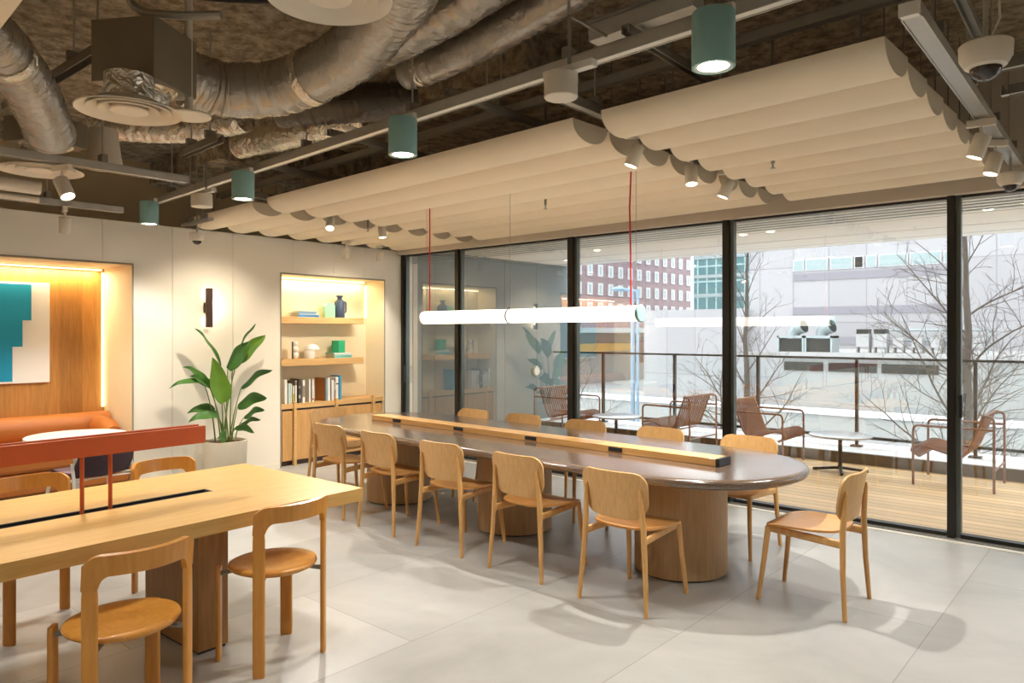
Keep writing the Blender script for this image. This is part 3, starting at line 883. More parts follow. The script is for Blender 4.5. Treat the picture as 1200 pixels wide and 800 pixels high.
# wall sconce
ws = thing('wall_sconce', 'slim dark bronze wall light with a lit slot above the plant', 'wall light', (XW, 3.70, 1.85))
part('back_plate', MB().box((0.02, 0, 0.0), (0.04, 0.05, 0.11)), M['bronze'], ws, bevel=0.003)
part('body', MB().box((0.065, 0.0, 0), (0.05, 0.062, 0.42)), M['bronze'], ws, bevel=0.006)
part('light_slot', MB().box((0.066, 0.0315, 0.01), (0.022, 0.004, 0.30)).box((0.04, 0, 0.14), (0.003, 0.03, 0.12)).box((0.04, 0, -0.14), (0.003, 0.03, 0.12)), M['sconce_led'], ws, smooth=0)

# ------------------------------------------------------------------ potted plant
pp = thing('potted_plant', 'tall green broad-leaved plant in a pale concrete pot against the cream wall', 'plant', (-7.29, 3.735, 0), PI / 2)
part('pot', MB().lathe([(0.0, 0.0), (0.195, 0.0), (0.205, 0.02), (0.225, 0.44), (0.225, 0.455), (0.205, 0.455), (0.20, 0.42), (0.0, 0.42)], 40), M['pot'], pp)
part('soil', MB().lathe([(0.0, 0.415), (0.203, 0.415), (0.203, 0.43), (0.1, 0.438), (0.0, 0.44)], 30), M['soil'], pp)
def uv(u, v, d=0.0):
    q = (u - 324) * 0.00224
    return Vector((7.6 * q / (7.283 - 0.751 * q), d * 0.7, 0.455 + (655 - v) * 0.00226))
rp = random.Random(4)
LEAVES = [  # base, tip, half width, side lean, bow, depth, bright
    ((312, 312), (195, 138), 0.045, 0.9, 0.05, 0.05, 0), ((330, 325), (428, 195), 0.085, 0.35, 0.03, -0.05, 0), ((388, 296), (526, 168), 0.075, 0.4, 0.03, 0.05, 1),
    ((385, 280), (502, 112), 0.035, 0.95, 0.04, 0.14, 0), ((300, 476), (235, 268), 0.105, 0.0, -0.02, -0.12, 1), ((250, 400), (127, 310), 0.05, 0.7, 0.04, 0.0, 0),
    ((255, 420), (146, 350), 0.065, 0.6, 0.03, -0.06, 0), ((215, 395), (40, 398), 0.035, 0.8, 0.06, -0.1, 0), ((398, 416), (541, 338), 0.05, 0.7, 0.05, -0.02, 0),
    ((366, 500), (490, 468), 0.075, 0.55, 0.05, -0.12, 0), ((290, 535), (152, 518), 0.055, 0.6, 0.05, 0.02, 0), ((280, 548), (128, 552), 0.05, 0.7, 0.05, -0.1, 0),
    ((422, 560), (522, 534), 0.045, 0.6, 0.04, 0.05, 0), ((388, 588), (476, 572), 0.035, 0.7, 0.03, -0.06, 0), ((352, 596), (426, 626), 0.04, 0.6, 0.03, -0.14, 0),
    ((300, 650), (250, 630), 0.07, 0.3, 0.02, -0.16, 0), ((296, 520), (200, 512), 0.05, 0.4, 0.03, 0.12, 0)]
for (b_, tip, hw, lean, bow, dep, br_) in LEAVES:
    B, T = uv(b_[0], b_[1], dep), uv(tip[0], tip[1], dep * 1.6)
    ax = T - B
    L = ax.length
    t_ = ax.normalized()
    view = Vector((0, -1, 0.15))
    sd_ = t_.cross(view).normalized()
    # lean turns the blade edge-on to a level attitude
    rot = Matrix.Rotation(lean * 0.95, 3, t_)
    sd_ = (rot @ sd_).normalized()
    nn = sd_.cross(t_).normalized()
    def lf(u, v, B=B, t_=t_, L=L, sd_=sd_, nn=nn, hw=hw, bow=bow):
        a = 2 * u - 1
        w = hw * (max(0.0, math.sin(PI * min(1, v * 0.94 + 0.06) ** 0.8)) ** 0.8 + 0.02)
        return B + t_ * (L * v) + sd_ * (a * w) + nn * (abs(a) * w * 0.35 + 0.012 * math.sin(v * 9) * abs(a)) + Vector((0, 0, bow * math.sin(PI * v)))
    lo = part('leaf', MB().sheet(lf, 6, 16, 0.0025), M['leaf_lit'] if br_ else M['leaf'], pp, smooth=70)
    r0 = Vector((rp.uniform(-0.06, 0.06) + (b_[0] - 324) * 0.0004, rp.uniform(-0.06, 0.06), 0.43))
    mid = r0.lerp(B, 0.55) + Vector((-(B.x - r0.x) * 0.22, 0, 0.03))
    pts = [r0 * (1 - q) ** 2 + mid * 2 * q * (1 - q) + B * q * q for q in [k / 8 for k in range(9)]]
    part('stalk', MB().tube(pts, [0.0085 - 0.0045 * k / 8 for k in range(9)], 7), M['stem'], lo)

# ------------------------------------------------------------------ shelf niche
for i, (zt, lab) in enumerate(((1.775, 'upper floating oak shelf in the lit niche'), (1.262, 'lower floating oak shelf in the lit niche'))):
    single('floating_shelf', MB().b2((-8.02, 4.605, zt - 0.08), (-7.74, 5.87, zt)), M['shelf_oak'], lab, 'shelf', 'floating shelves in the niche', bevel=0.002)
cb = thing('low_cabinet', 'low oak cabinet with upright fins along the bottom of the shelf niche', 'cabinet', (-7.83, 5.36, 0))
part('body', MB().b2((-0.185, -0.755, 0.06), (0.155, 0.755, 0.655)), M['cab_oak'], cb)
part('plinth', MB().b2((-0.185, -0.755, 0), (0.13, 0.755, 0.06)), M['bronze'], cb)
part('shadow_gap', MB().b2((-0.185, -0.755, 0.655), (0.15, 0.755, 0.677)), M['black'], cb)
part('worktop', MB().b2((-0.185, -0.758, 0.677), (0.178, 0.758, 0.735)), M['shelf_oak'], cb, bevel=0.002)
fins = [-0.57, 0.02, 0.60]
for y in fins:
    part('fin', MB().b2((0.156, y - 0.018, 0.0), (0.197, y + 0.018, 0.76)), M['shelf_oak'], cb, bevel=0.002)
ed = [-0.752] + fins + [0.752]
for a, b_ in zip(ed[:-1], ed[1:]):
    n_ = 2 if b_ - a > 0.3 else 1
    for k in range(n_):
        y0 = a + 0.022 + (b_ - a - 0.044) * k / n_
        y1 = a + 0.022 + (b_ - a - 0.044) * (k + 1) / n_
        part('door', MB().b2((0.155, y0 + 0.002, 0.065), (0.174, y1 - 0.002, 0.652)), M['cab_oak'], cb, bevel=0.0015)

BM = {}
def bmat(rgb):
    if rgb not in BM: BM[rgb] = plain('cover_%02x%02x%02x' % rgb, rgb, 0.5, var=0.05, scale=20)
    return BM[rgb]
page = plain('book_pages', (236, 226, 204), 0.8, var=0.03, scale=80)
def book(label, group, cov, spine, d, h, th, loc, rot=(0, 0, 0), extra=None):
    """upright: spine faces +X, thickness along Y"""
    t = thing('book', label, 'book', loc, 0, group)
    t.rotation_euler = rot
    part('cover', MB().b2((-d, 0, 0), (0, 0.003, h)).b2((-d, th - 0.003, 0), (0, th, h)).b2((-0.003, 0, 0), (0.0, th, h)), bmat(cov), t, smooth=0)
    part('pages', MB().b2((-d + 0.006, 0.003, 0.005), (-0.004, th - 0.003, h - 0.005)), page, t, smooth=0)
    part('spine', MB().b2((0.0, 0.001, 0.0), (0.0015, th - 0.001, h)), bmat(spine), t, smooth=0)
    if extra:
        for (e, z0, z1) in extra:
            part('spine_band', MB().b2((0.0015, 0.002, h * z0), (0.0025, th - 0.002, h * z1)), bmat(e), t, smooth=0)
    return t
GB = 'books standing on the low cabinet'
row = [  # cover, spine, depth, height, thick, y, label, bands
    ((198, 188, 172), (236, 232, 224), .19, .290, .035, 4.655, 'tall stone grey book at the niche edge end of the cabinet row', None),
    ((190, 214, 206), (196, 222, 214), .16, .245, .024, 4.705, 'pale aqua book beside the tall stone grey book', None),
    ((228, 226, 214), (226, 224, 210), .16, .238, .022, 4.733, 'ivory book next to the pale aqua book', None),
    ((202, 186, 60), (206, 196, 84), .16, .215, .018, 4.768, 'low yellow-green book between ivory and white covers', [((240, 240, 236), .55, .98)]),
    ((112, 88, 66), (232, 228, 220), .18, .270, .024, 4.795, 'book with a brown photo cover behind the yellow-green book', [((110, 92, 76), .80, .97)]),
    ((92, 80, 66), (70, 62, 54), .19, .290, .030, 4.842, 'dark book with a patterned spine in the middle of the first group', [((196, 190, 176), .20, .34), ((170, 160, 140), .62, .70)]),
    ((226, 220, 206), (238, 234, 226), .17, .272, .033, 4.898, 'thick white book beside the dark patterned book', [((150, 140, 126), .25, .75)]),
    ((206, 196, 178), (234, 230, 224), .18, .278, .026, 4.985, 'cream book with a tan cover, next to last before the second fin', None),
    ((226, 218, 204), (240, 236, 230), .18, .280, .026, 5.030, 'white book ending the first group before the second fin', [((180, 110, 90), .10, .16)]),
    ((168, 104, 46), (120, 84, 58), .20, .285, .022, 5.205, 'book with an amber city photo cover starting the second group', None),
    ((206, 216, 222), (150, 184, 208), .18, .275, .022, 5.230, 'pale blue spined book beside the amber photo book', None),
    ((234, 232, 226), (242, 240, 234), .18, .285, .034, 5.256, 'white book third in the second group', None),
    ((226, 218, 206), (232, 226, 214), .17, .255, .040, 5.310, 'broad ivory book in the middle of the second group', None),
    ((150, 116, 104), (156, 120, 110), .17, .240, .014, 5.354, 'thin brown book between ivory and white books', [((236, 230, 222), .55, .97)]),
    ((236, 232, 224), (240, 236, 228), .19, .290, .042, 5.372, 'thick white book with a small dark mark near its top', [((90, 80, 76), .68, .73)]),
    ((60, 150, 190), (70, 160, 198), .20, .305, .036, 5.425, 'tall bright blue book ending the second group', None)]
for (cv, sp_, d, h, th, y, lab, ex) in row:
    book(lab, GB, cv, sp_, d, h, th, (-7.682, y + 0.02, 0.7355), (0, 0, 0), ex)
# lying stacks: thickness upwards
def flat_book(label, group, cov, spine, d, w, th, loc, rz=0.0):
    t = thing('book', label, 'book', loc, rz, group)
    part('cover', MB().b2((-d, 0, 0), (0, w, 0.003)).b2((-d, 0, th - 0.003), (0, w, th)).b2((-0.003, 0, 0), (0, w, th)), bmat(cov), t, smooth=0)
    part('pages', MB().b2((-d + 0.005, 0.004, 0.003), (-0.003, w - 0.004, th - 0.003)), page, t, smooth=0)
    part('spine', MB().b2((0, 0.001, 0.001), (0.0015, w - 0.001, th - 0.001)), bmat(spine), t, smooth=0)
    return t
GS = 'books lying on the upper shelf'
z = 1.7752
for i, (cv, sp_, d, w, th, off, lab) in enumerate((((60, 150, 210), (56, 150, 214), .20, .30, .024, 0.0, 'bright blue book at the bottom of the upper shelf stack'),
        ((150, 190, 214), (170, 196, 210), .20, .28, .016, 0.01, 'pale blue book second from the bottom of the upper shelf stack'),
        ((120, 170, 200), (140, 180, 206), .19, .27, .014, -0.005, 'dull blue book third from the bottom of the upper shelf stack'),
        ((170, 196, 200), (120, 160, 176), .18, .24, .018, 0.015, 'grey blue book on top of the upper shelf stack'))):
    flat_book(lab, GS, cv, sp_, d, w, th, (-7.775, 4.92 + off, z), (0.03, -0.04, 0.05, -0.02)[i])
    z += th + 0.0004
GM = 'books lying on the lower shelf'
z = 1.2622
for i, (cv, sp_, d, w, th, off, lab) in enumerate((((110, 200, 196), (120, 206, 200), .19, .27, .030, 0.0, 'aqua book at the bottom of the lower shelf stack'),
        ((236, 232, 220), (180, 214, 210), .18, .25, .018, 0.0, 'ivory book in the middle of the lower shelf stack'),
        ((90, 190, 190), (228, 222, 206), .18, .27, .016, -0.01, 'cream topped book on top of the lower shelf stack'))):
    flat_book(lab, GM, cv, sp_, d, w, th, (-7.775, 5.44 + off, z), (0.02, -0.05, 0.04)[i])
    z += th + 0.0004
single('green_box', MB().b2((-0.06, -0.06, 0), (0.06, 0.06, 0.155)), bmat((44, 172, 116)), 'emerald green block standing on the lower shelf book stack', 'box', None, (-7.86, 5.56, z), 0.2, bevel=0.003)
# vases
single('green_vase', MB().prism([(-0.075, 0), (0.075, 0), (0.075, 0.155), (0.03, 0.195), (-0.03, 0.195), (-0.075, 0.14)], -0.035, 0.035, mat=Matrix.Rotation(PI / 2, 4, 'Z') @ Matrix.Rotation(PI / 2, 4, 'X')), bmat((150, 206, 160)), 'pale green house-shaped vase on the upper shelf', 'vase', None, (-7.84, 5.40, 1.7755), 0.0, bevel=0.006)
vs_ = thing('dark_vase', 'dark blue bottle vase with a side handle on the upper shelf', 'vase', (-7.82, 5.55, 1.7755))
part('body', MB().lathe([(0.0, 0), (0.062, 0.0), (0.066, 0.01), (0.066, 0.19), (0.055, 0.215), (0.03, 0.235), (0.03, 0.262), (0.045, 0.272), (0.045, 0.285), (0.0, 0.283)], 28), bmat((52, 66, 86)), vs_)
part('handle', MB().tube(arcpts([(0.0, 0.055, 0.205), (0.0, 0.098, 0.205), (0.0, 0.098, 0.075), (0.0, 0.06, 0.06)], 0.03), 0.010, 8), bmat((44, 56, 76)), vs_)
# sculptures
def ball_stack(label, loc, dark):
    t = thing('ball_sculpture', label, 'sculpture', loc, 0)
    pts = [(0.0, 0.0)]
    z0 = 0
    for r, zc in ((0.042, 0.042), (0.040, 0.118), (0.034, 0.186)):
        part('ball', MB().lathe([(max(0.0005, r * math.sin(PI * k / 14)), zc - r * math.cos(PI * k / 14)) for k in range(15)], 22), M['white_lam'], t)
    part('stick', MB().box((0.012, -0.046, 0.105), (0.012, 0.014, 0.21)), bmat((60, 54, 48)), t)
    return t
ball_stack('white stacked-ball sculpture with a dark upright stick on the lower shelf', (-7.86, 4.93, 1.2622), True)
ml = thing('mushroom_lamp', 'white mushroom-shaped table lamp on the lower shelf', 'lamp', (-7.86, 5.13, 1.2622))
part('base', MB().lathe([(0.0, 0), (0.062, 0), (0.066, 0.01), (0.066, 0.085), (0.05, 0.115), (0.02, 0.13), (0, 0.132)], 28), M['white_lam'], ml)
part('lamp_shade', MB().lathe([(0.0, 0.108), (0.088, 0.108), (0.092, 0.114), (0.078, 0.148), (0.045, 0.172), (0.0, 0.182)], 28, (0, 0.035, 0)), M['white_lam'], ml)

# ------------------------------------------------------------------ acoustic baffles
ZB = 2.79
BA = -0.040
rows = 8
pitch, chord, depth = 0.368, 0.325, 0.115
def baffle(label, x0, x1, yf, group):
    t = thing('ceiling_baffle', label, 'acoustic baffle', ((x0 + x1) / 2, yf, ZB), BA, group)
    L = abs(x1 - x0) / 2
    arc = [(chord / 2 * (1 - math.cos(PI * k / 22)), -depth * math.sin(PI * k / 22) ** 0.85) for k in range(23)]
    m = MB()
    vs, fs = [], []
    for x in (-L, L):
        for (y, z) in arc: vs.append((x, y, z))
        for (y, z) in arc[::-1]: vs.append((x, chord / 2 + (y - chord / 2) * 0.93, z * 0.9 + 0.006))
    k = 46
    for i in range(k):
        fs.append((i, (i + 1) % k, k + (i + 1) % k, k + i))
    m.add(vs, fs)
    part('felt_shell', m, M['felt'], t, smooth=40)
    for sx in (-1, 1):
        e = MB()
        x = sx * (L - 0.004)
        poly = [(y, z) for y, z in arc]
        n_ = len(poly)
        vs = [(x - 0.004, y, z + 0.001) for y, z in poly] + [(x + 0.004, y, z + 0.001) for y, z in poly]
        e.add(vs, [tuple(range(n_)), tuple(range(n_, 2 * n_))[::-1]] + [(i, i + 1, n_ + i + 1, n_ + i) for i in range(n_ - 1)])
        part('end_cap', e, M['felt_end_shade'], t, smooth=40)
    for sx in (-0.8, 0.8):
        part('hanger', MB().tube([(sx * L, chord / 2, 0.0), (sx * L, chord / 2, ZC - ZB)], 0.004, 6), M['dark_steel'], t)
    return t
blocks = [('nearest the dome camera', -2.235, -0.805), ('above the long table', -5.93, -2.43), ('nearest the shelf wall', -7.52, -6.20)]
for bi, (bn_, x0, x1) in enumerate(blocks):
    for r in range(rows):
        xc = (x0 + x1) / 2
        yf = 3.225 + pitch * r + (-0.8 - xc) * 0.040
        w = 'first from the room side' if r == 0 else ('last before the windows' if r == rows - 1 else '%s from the room side' % ORD[r])
        baffle('cream felt baffle, %s, in the block %s' % (w, bn_), x0, x1, yf, 'felt baffles %s' % bn_)

# ------------------------------------------------------------------ ceiling services
def rods(parent, pts, z0, r=0.005):
    for (x, y) in pts:
        part('hanger_rod', MB().tube([(x, y, z0), (x, y, ZC)], r, 6), M['steel'], parent)
def rail(name, label, cat, a, b, z, w, h, mat, hangs, under=None, group=None, off=0.0):
    a, b = Vector((a[0], a[1], 0)), Vector((b[0], b[1], 0))
    d = b - a
    L = d.length
    t = thing(name, label, cat, (a.x, a.y, z), math.atan2(d.y, d.x), group)
    m = MB()
    if under: part('end_stop', MB().b2((-0.004, -w / 2, 0), (0.03, w / 2, h)), M['white_metal'], t, smooth=0)
    m.b2((0, -w / 2, 0), (L, -w / 2 + 0.006, h)); m.b2((0, w / 2 - 0.006, 0), (L, w / 2, h)); m.b2((0, -w / 2, h - 0.006), (L, w / 2, h))
    part('channel', m, mat, t, smooth=0)
    if under:
        part('cover_strip', MB().b2((0.0, -w / 2 + 0.007, 0.004), (L, w / 2 - 0.007, 0.014)), under, t, smooth=0)
    for x in ([L * q for q in hangs] if isinstance(hangs, list) else [L * (k + 0.5) / hangs for k in range(hangs)]):
        part('hanger_rod', MB().tube([(x, 0, h), (x, 0, ZC - z)], 0.006, 6), M['steel'], t)
        part('clamp', MB().box((x, 0, h + 0.025), (0.035, w + 0.015, 0.05)), M['dark_steel'], t)
    return t
rail('lighting_rail', 'long pale steel rail crossing the ceiling above the sage green cylinder lights', 'rail', (-7.45, 3.02), (0.9, 2.66), 2.83, 0.055, 0.06, M['steel'], 7, M['white_metal'])
rail('steel_channel', 'dark steel channel along the room side of the felt baffles', 'channel', (-7.2, 3.62), (1.0, 3.24), 2.96, 0.05, 0.05, M['dark_steel'], 7)
for i, x in enumerate((-0.55, -1.75, -2.95, -4.15, -5.35)):
    rail('cross_channel', 'dark steel cross channel, %s counted from the dome camera end' % ORD[i], 'channel', (x, 2.72 - 0.04 * x - 0.03), (x - 0.03, 3.9 - 0.04 * x), 2.915, 0.04, 0.04, M['dark_steel'], [0.28], None, 'dark cross channels between rails')
rail('light_track', 'steel light track nearest the dome camera, at the end of the felt baffles', 'track', (-0.665, 3.0), (-0.70, 6.25), 2.76, 0.075, 0.05, M['steel'], 4, M['alu'])
rail('light_track', 'light track in the gap between baffle blocks over the open end of the long table', 'track', (-2.32, 2.95), (-2.36, 6.2), 2.80, 0.06, 0.05, M['dark_steel'], 4, M['alu'])
rail('light_track', 'light track in the baffle gap nearest the shelf wall', 'track', (-6.06, 3.2), (-6.10, 6.25), 2.80, 0.06, 0.05, M['dark_steel'], 3, M['alu'])
rail('light_track', 'steel light track over the bench side, higher of the two beside the big grey ducts', 'track', (-5.02, -2.0), (-4.98, 2.28), 2.61, 0.06, 0.05, M['steel'], 4, M['alu'])
rail('light_track', 'steel light track running closest to the shelf wall above the bench niche', 'track', (-6.62, -2.0), (-6.56, 2.45), 2.60, 0.06, 0.05, M['steel'], 4, M['alu'])
rail('short_channel', 'short steel channel beside the far end of the felt baffles near the wall camera', 'channel', (-7.4, 3.35), (-6.75, 3.32), 2.66, 0.05, 0.03, M['steel'], 2)
for i, (x0, y, z_) in enumerate(((-0.35, 3.15, 2.86), (-0.35, 4.3, 2.88), (-0.35, 4.77, 2.88), (-0.35, 5.88, 2.88))):
    rail('wall_channel', 'steel channel beyond the light track nearest the dome camera, %s from the room side' % ORD[i], 'channel', (-0.60, y), (2.8, y - 0.15), z_, 0.05, 0.05, M['dark_steel'], 3, M['steel'], 'steel channels beyond the end track')

# sage green cylinder downlights
def cyl_light(label):
    t = thing('cylinder_downlight', label, 'downlight', (0, 0, 0), 0, 'sage green cylinder downlights')
    part('body', MB().lathe([(0.066, 0.012), (0.072, 0.0), (0.081, 0.0), (0.082, 0.004), (0.082, 0.205), (0.079, 0.21), (0.0, 0.21)], 40), M['teal'], t)
    part('trim_ring', MB().lathe([(0.060, 0.010), (0.060, 0.003), (0.074, 0.0015), (0.074, 0.010)], 40, cap=False), M['white_metal'], t)
    part('lens', MB().lathe([(0.0, 0.006), (0.061, 0.006), (0.061, 0.012), (0.0, 0.012)], 32), M['lens'], t)
    part('bracket', MB().box((0.0, 0.03, 0.225), (0.14, 0.03, 0.03)), M['white_metal'], t)
    return t
CYL = [(-1.254, 2.604), (-3.217, 2.716), (-5.20, 2.81), (-7.05, 2.87)]
cl = cyl_light('sage green cylinder downlight, largest in view, close to the felt baffles')
cl.location = (*CYL[0], 2.60)
for i, lab in enumerate(('sage green cylinder downlight, second from the dome camera end of the rail', 'sage green cylinder downlight, third from the dome camera end of the rail', 'sage green cylinder downlight closest to the cream wall'), 1):
    dup(cl, (*CYL[i], 2.60), 0, lab)

# track spotlights
def spot(label, loc, az, tilt, group, drop=0.03, lit=True):
    """head hangs under its track; tilt from straight down towards azimuth az"""
    t = thing('track_spotlight', label, 'spotlight', loc, az, group)
    part('adapter', MB().box((0, 0, -0.02), (0.14, 0.035, 0.04)), M['white_plastic'], t, bevel=0.003)
    part('stem', MB().tube([(0, 0, -0.04), (0, 0, -0.075 - drop)], 0.009, 8), M['white_plastic'], t)
    m = Matrix.Translation((0, 0, -0.085 - drop)) @ Matrix.Rotation(-tilt, 4, 'Y')
    h = part('head', MB().lathe([(0.0, 0.03), (0.040, 0.03), (0.043, 0.025), (0.043, -0.095), (0.040, -0.10), (0.037, -0.095), (0.0, -0.094)], 24, mat=m), M['white_plastic'], t)
    part('lens', MB().lathe([(0.0, -0.0945), (0.035, -0.0945), (0.035, -0.097), (0.0, -0.097)], 20, mat=m), M['spot_lens'], h)
    return t
GSP = 'white track spotlights'
SP = [  # label, place, azimuth, tilt, watts, cone
    ('white track spotlight in the baffle gap by the open table end, nearest the room', (-2.33, 3.80, 2.80), 3.7, 0.35, 40, 80),
    ('white track spotlight in the baffle gap by the open table end, middle of three', (-2.34, 4.52, 2.80), -0.9, 0.22, 120, 112),
    ('white track spotlight in the baffle gap by the open table end, nearest the windows', (-2.35, 5.12, 2.80), 3.6, 0.40, 65, 80),
    ('white track spotlight shining brightly in the far baffle gap, tilted towards the room', (-6.07, 4.20, 2.80), -0.7, 0.62, 75, 90),
    ('white track spotlight in the far baffle gap, nearer the windows', (-6.08, 4.85, 2.80), 0.0, 0.12, 105, 112),
    ('white spotlight at the cream wall above the shelf niche, nearer the plant', (-7.30, 5.28, 2.70), 3.14, 0.25, 16, 80),
    ('white spotlight at the cream wall above the shelf niche, nearer the windows', (-7.30, 5.80, 2.70), 3.14, 0.25, 16, 80),
    ('white track spotlight tilted on the track beneath the round grey ceiling diffuser', (-5.00, 1.52, 2.61), 0.35, 0.55, 50, 95),
    ('white track spotlight hanging against the cream wall above the bench niche', (-6.58, 2.02, 2.60), 2.9, 0.25, 60, 100),
    ('white track spotlight under the end track, nearer the room', (-0.69, 4.72, 2.76), 3.3, 0.35, 45, 85),
    ('white track spotlight under the end track, nearer the windows', (-0.70, 5.28, 2.76), 3.8, 0.30, 40, 85)]
BEAMS = []
for lab, loc, az, ti, e, cone_ in SP:
    spot(lab, loc, az, ti, GSP)
    d = Vector((math.sin(ti) * math.cos(az), math.sin(ti) * math.sin(az), -math.cos(ti)))
    p = Vector((loc[0], loc[1], loc[2] - 0.115)) + d * 0.105
    BEAMS.append((p, p + d, e, cone_))

# round diffusers
def diffuser(label, loc, r):
    t = thing('ceiling_vent', label, 'air diffuser', loc, 0, 'round ceiling air diffusers')
    def cone(nm, ro, ri, z0, z1):
        part(nm, MB().lathe([(ro * r, z0), (ri * r, z1), (ri * r, z1 + 0.004), (ro * r + 0.002, z0 + 0.006), (ro * r, z0)], 48, cap=False), M['white_plastic'], t, smooth=50)
    cone('outer_ring', 1.0, 0.79, 0.0, 0.022)
    cone('inner_cone', 0.785, 0.58, 0.004, 0.030)
    cone('inner_cone', 0.575, 0.38, 0.004, 0.030)
    part('backing', MB().lathe([(0.0, 0.045), (0.55 * r, 0.045), (0.80 * r, 0.0225), (0.82 * r, 0.0235), (0.56 * r, 0.055), (0.0, 0.055)], 40), M['white_plastic'], t)
    part('centre_disc', MB().lathe([(0.0, 0.002), (0.35 * r, 0.002), (0.365 * r, 0.008), (0.0, 0.03)], 28), M['white_plastic'], t)
    part('neck', MB().lathe([(0.47 * r, 0.055), (0.47 * r, 0.75 * r)], 28), M['foil'], t)
    return t
diffuser('white round air diffuser with concentric rings, cut by the top edge of the picture', (-2.03, 1.40, 2.68), 0.205)
diffuser('white round air diffuser under the black duct box', (-3.56, 1.36, 2.605), 0.225)
diffuser('white round air diffuser behind the bench side light track', (-5.26, 1.48, 2.60), 0.235)
single('round_ceiling_panel', MB().lathe([(0.0, 0.0), (0.105, 0.0), (0.11, 0.006), (0.105, 0.015), (0.02, 0.02), (0.02, 0.75), (0.0, 0.75)], 36), M['white_plastic'], 'flat white disc hanging beside the ringed diffuser and the black duct box', 'ceiling speaker', None, (-3.74, 1.72, 2.70))
def drum(label, loc, r, h):
    t = thing('drum_speaker', label, 'ceiling speaker', loc, 0, 'white drum speakers')
    part('body', MB().lathe([(0.0, 0.0), (r - 0.004, 0.0), (r, 0.004), (r, h), (0.0, h)], 36), M['white_plastic'], t)
    part('mount', MB().box((0.03, 0.02, h + 0.02), (0.26, 0.04, 0.03)), M['white_metal'], t)
    part('mount_arm', MB().tube([(0.03, 0.02, h + 0.03), (0.03, 0.02, 2.93 - loc[2]), (0.03, 0.30, 2.93 - loc[2])], 0.008, 6), M['dark_steel'], t)
drum('white drum speaker under the long rail, between two sage green cylinder lights', (-1.88, 2.46, 2.58), 0.072, 0.10)
drum('white drum speaker near the cream wall beyond the far cylinder lights', (-5.62, 2.69, 2.575), 0.08, 0.10)

# dome cameras
def dome(label, loc, s, top=ZC):
    t = thing('dome_camera', label, 'security camera', loc, 0, 'white dome cameras')
    part('housing', MB().lathe([(0.045 * s, -0.035 * s), (0.062 * s, -0.028 * s), (0.078 * s, 0.0), (0.08 * s, 0.045 * s), (0.075 * s, 0.05 * s), (0.0, 0.05 * s)], 32), M['white_plastic'], t)
    part('lens_dome', MB().lathe([(0.048 * s, -0.03 * s)] + [(0.048 * s * math.cos(a), -0.03 * s - 0.045 * s * math.sin(a)) for a in [0.2 * k for k in range(1, 8)]], 28), M['dome'], t)
    if True:
        part('hanger', MB().tube([(0, 0, 0.05 * s), (0, 0, top - loc[2])], 0.008, 8), M['steel'], t)
    if top == ZC: part('conduit', MB().tube([(0.01, 0.0, 0.05 * s), (0.04, 0.02, 0.14), (0.03, 0.05, 0.3), (0.04, 0.06, 0.8)], 0.004, 6), M['white_plastic'], t)
dome('large white dome camera hanging beside the end light track', (-0.43, 3.03, 2.55), 1.05)
dome('small white dome camera in front of the cream wall above the plant', (-7.25, 3.42, 2.545), 0.95)
dome('white dome camera under the end of the light track close to the windows', (-0.69, 5.85, 2.60), 1.0, 2.758)

# sprinklers
def sprinkler(label, x, y, zb):
    t = thing('sprinkler_head', label, 'sprinkler', (x, y, zb), 0, 'sprinkler heads')
    part('deflector', MB().lathe([(0.0, 0), (0.018, 0.0), (0.018, 0.004), (0.006, 0.008), (0.006, 0.03), (0.014, 0.034), (0.014, 0.045), (0.0, 0.046)], 16), M['alu'], t)
    part('ceiling_pipe', MB().tube([(0, 0, 0.045), (0, 0, ZC - zb)], 0.010, 8), M['dark_steel'], t)
sprinkler('small sprinkler head poking below the baffles above the pendant tube', -3.84, 4.81, 2.63)
sprinkler('small sprinkler head poking below the baffle block nearest the dome camera', -1.80, 4.58, 2.63)
sprinkler('small sprinkler head below the baffles in the far gap by the shelf wall', -6.02, 4.62, 2.62)
t = thing('smoke_detector', 'small white round detector hanging among the rods behind the big duct', 'detector', (-4.22, 3.08, 3.0))
part('body', MB().lathe([(0.0, 0.0), (0.035, 0.0), (0.05, 0.012), (0.05, 0.022), (0.0, 0.022)], 24), M['white_plastic'], t)
part('hanger', MB().tube([(0, 0, 0.02), (0, 0, ZC - 3.0)], 0.006, 6), M['steel'], t)

# ducts
rd = random.Random(11)
def smooth_path(pts, n):
    pts = [Vector(p) for p in pts]
    P = [pts[0] * 2 - pts[1]] + pts + [pts[-1] * 2 - pts[-2]]
    out = []
    segs = len(pts) - 1
    for i in range(segs):
        for k in range(n):
            t = k / n
            a, b, c, d = P[i], P[i + 1], P[i + 2], P[i + 3]
            out.append(0.5 * ((2 * b) + (c - a) * t + (2 * a - 5 * b + 4 * c - d) * t * t + (3 * b - a - 3 * c + d) * t ** 3))
    out.append(pts[-1])
    return out
def duct(label, pts, r, mat, bands=(), jit=0.022, n=26, ring=0.03):
    t = thing('flexible_duct', label, 'air duct', tuple(pts[0]))
    o = Vector(pts[0])
    path = [p - o for p in smooth_path(pts, n)]
    rs = [r * (1 + rd.uniform(-0.055, 0.02)) for i in range(len(path))]
    part('sleeve', MB().tube(path, rs, 26, 1.0, jit, rd), mat, t, smooth=50)
    for q in bands:
        i = max(1, min(len(path) - 2, int(q * len(path))))
        d = (path[i + 1] - path[i - 1]).normalized() * 0.03
        part('band', MB().tube([path[i] - d, path[i] + d], r * 1.035, 22), M['foil'], t, smooth=60)
    return t
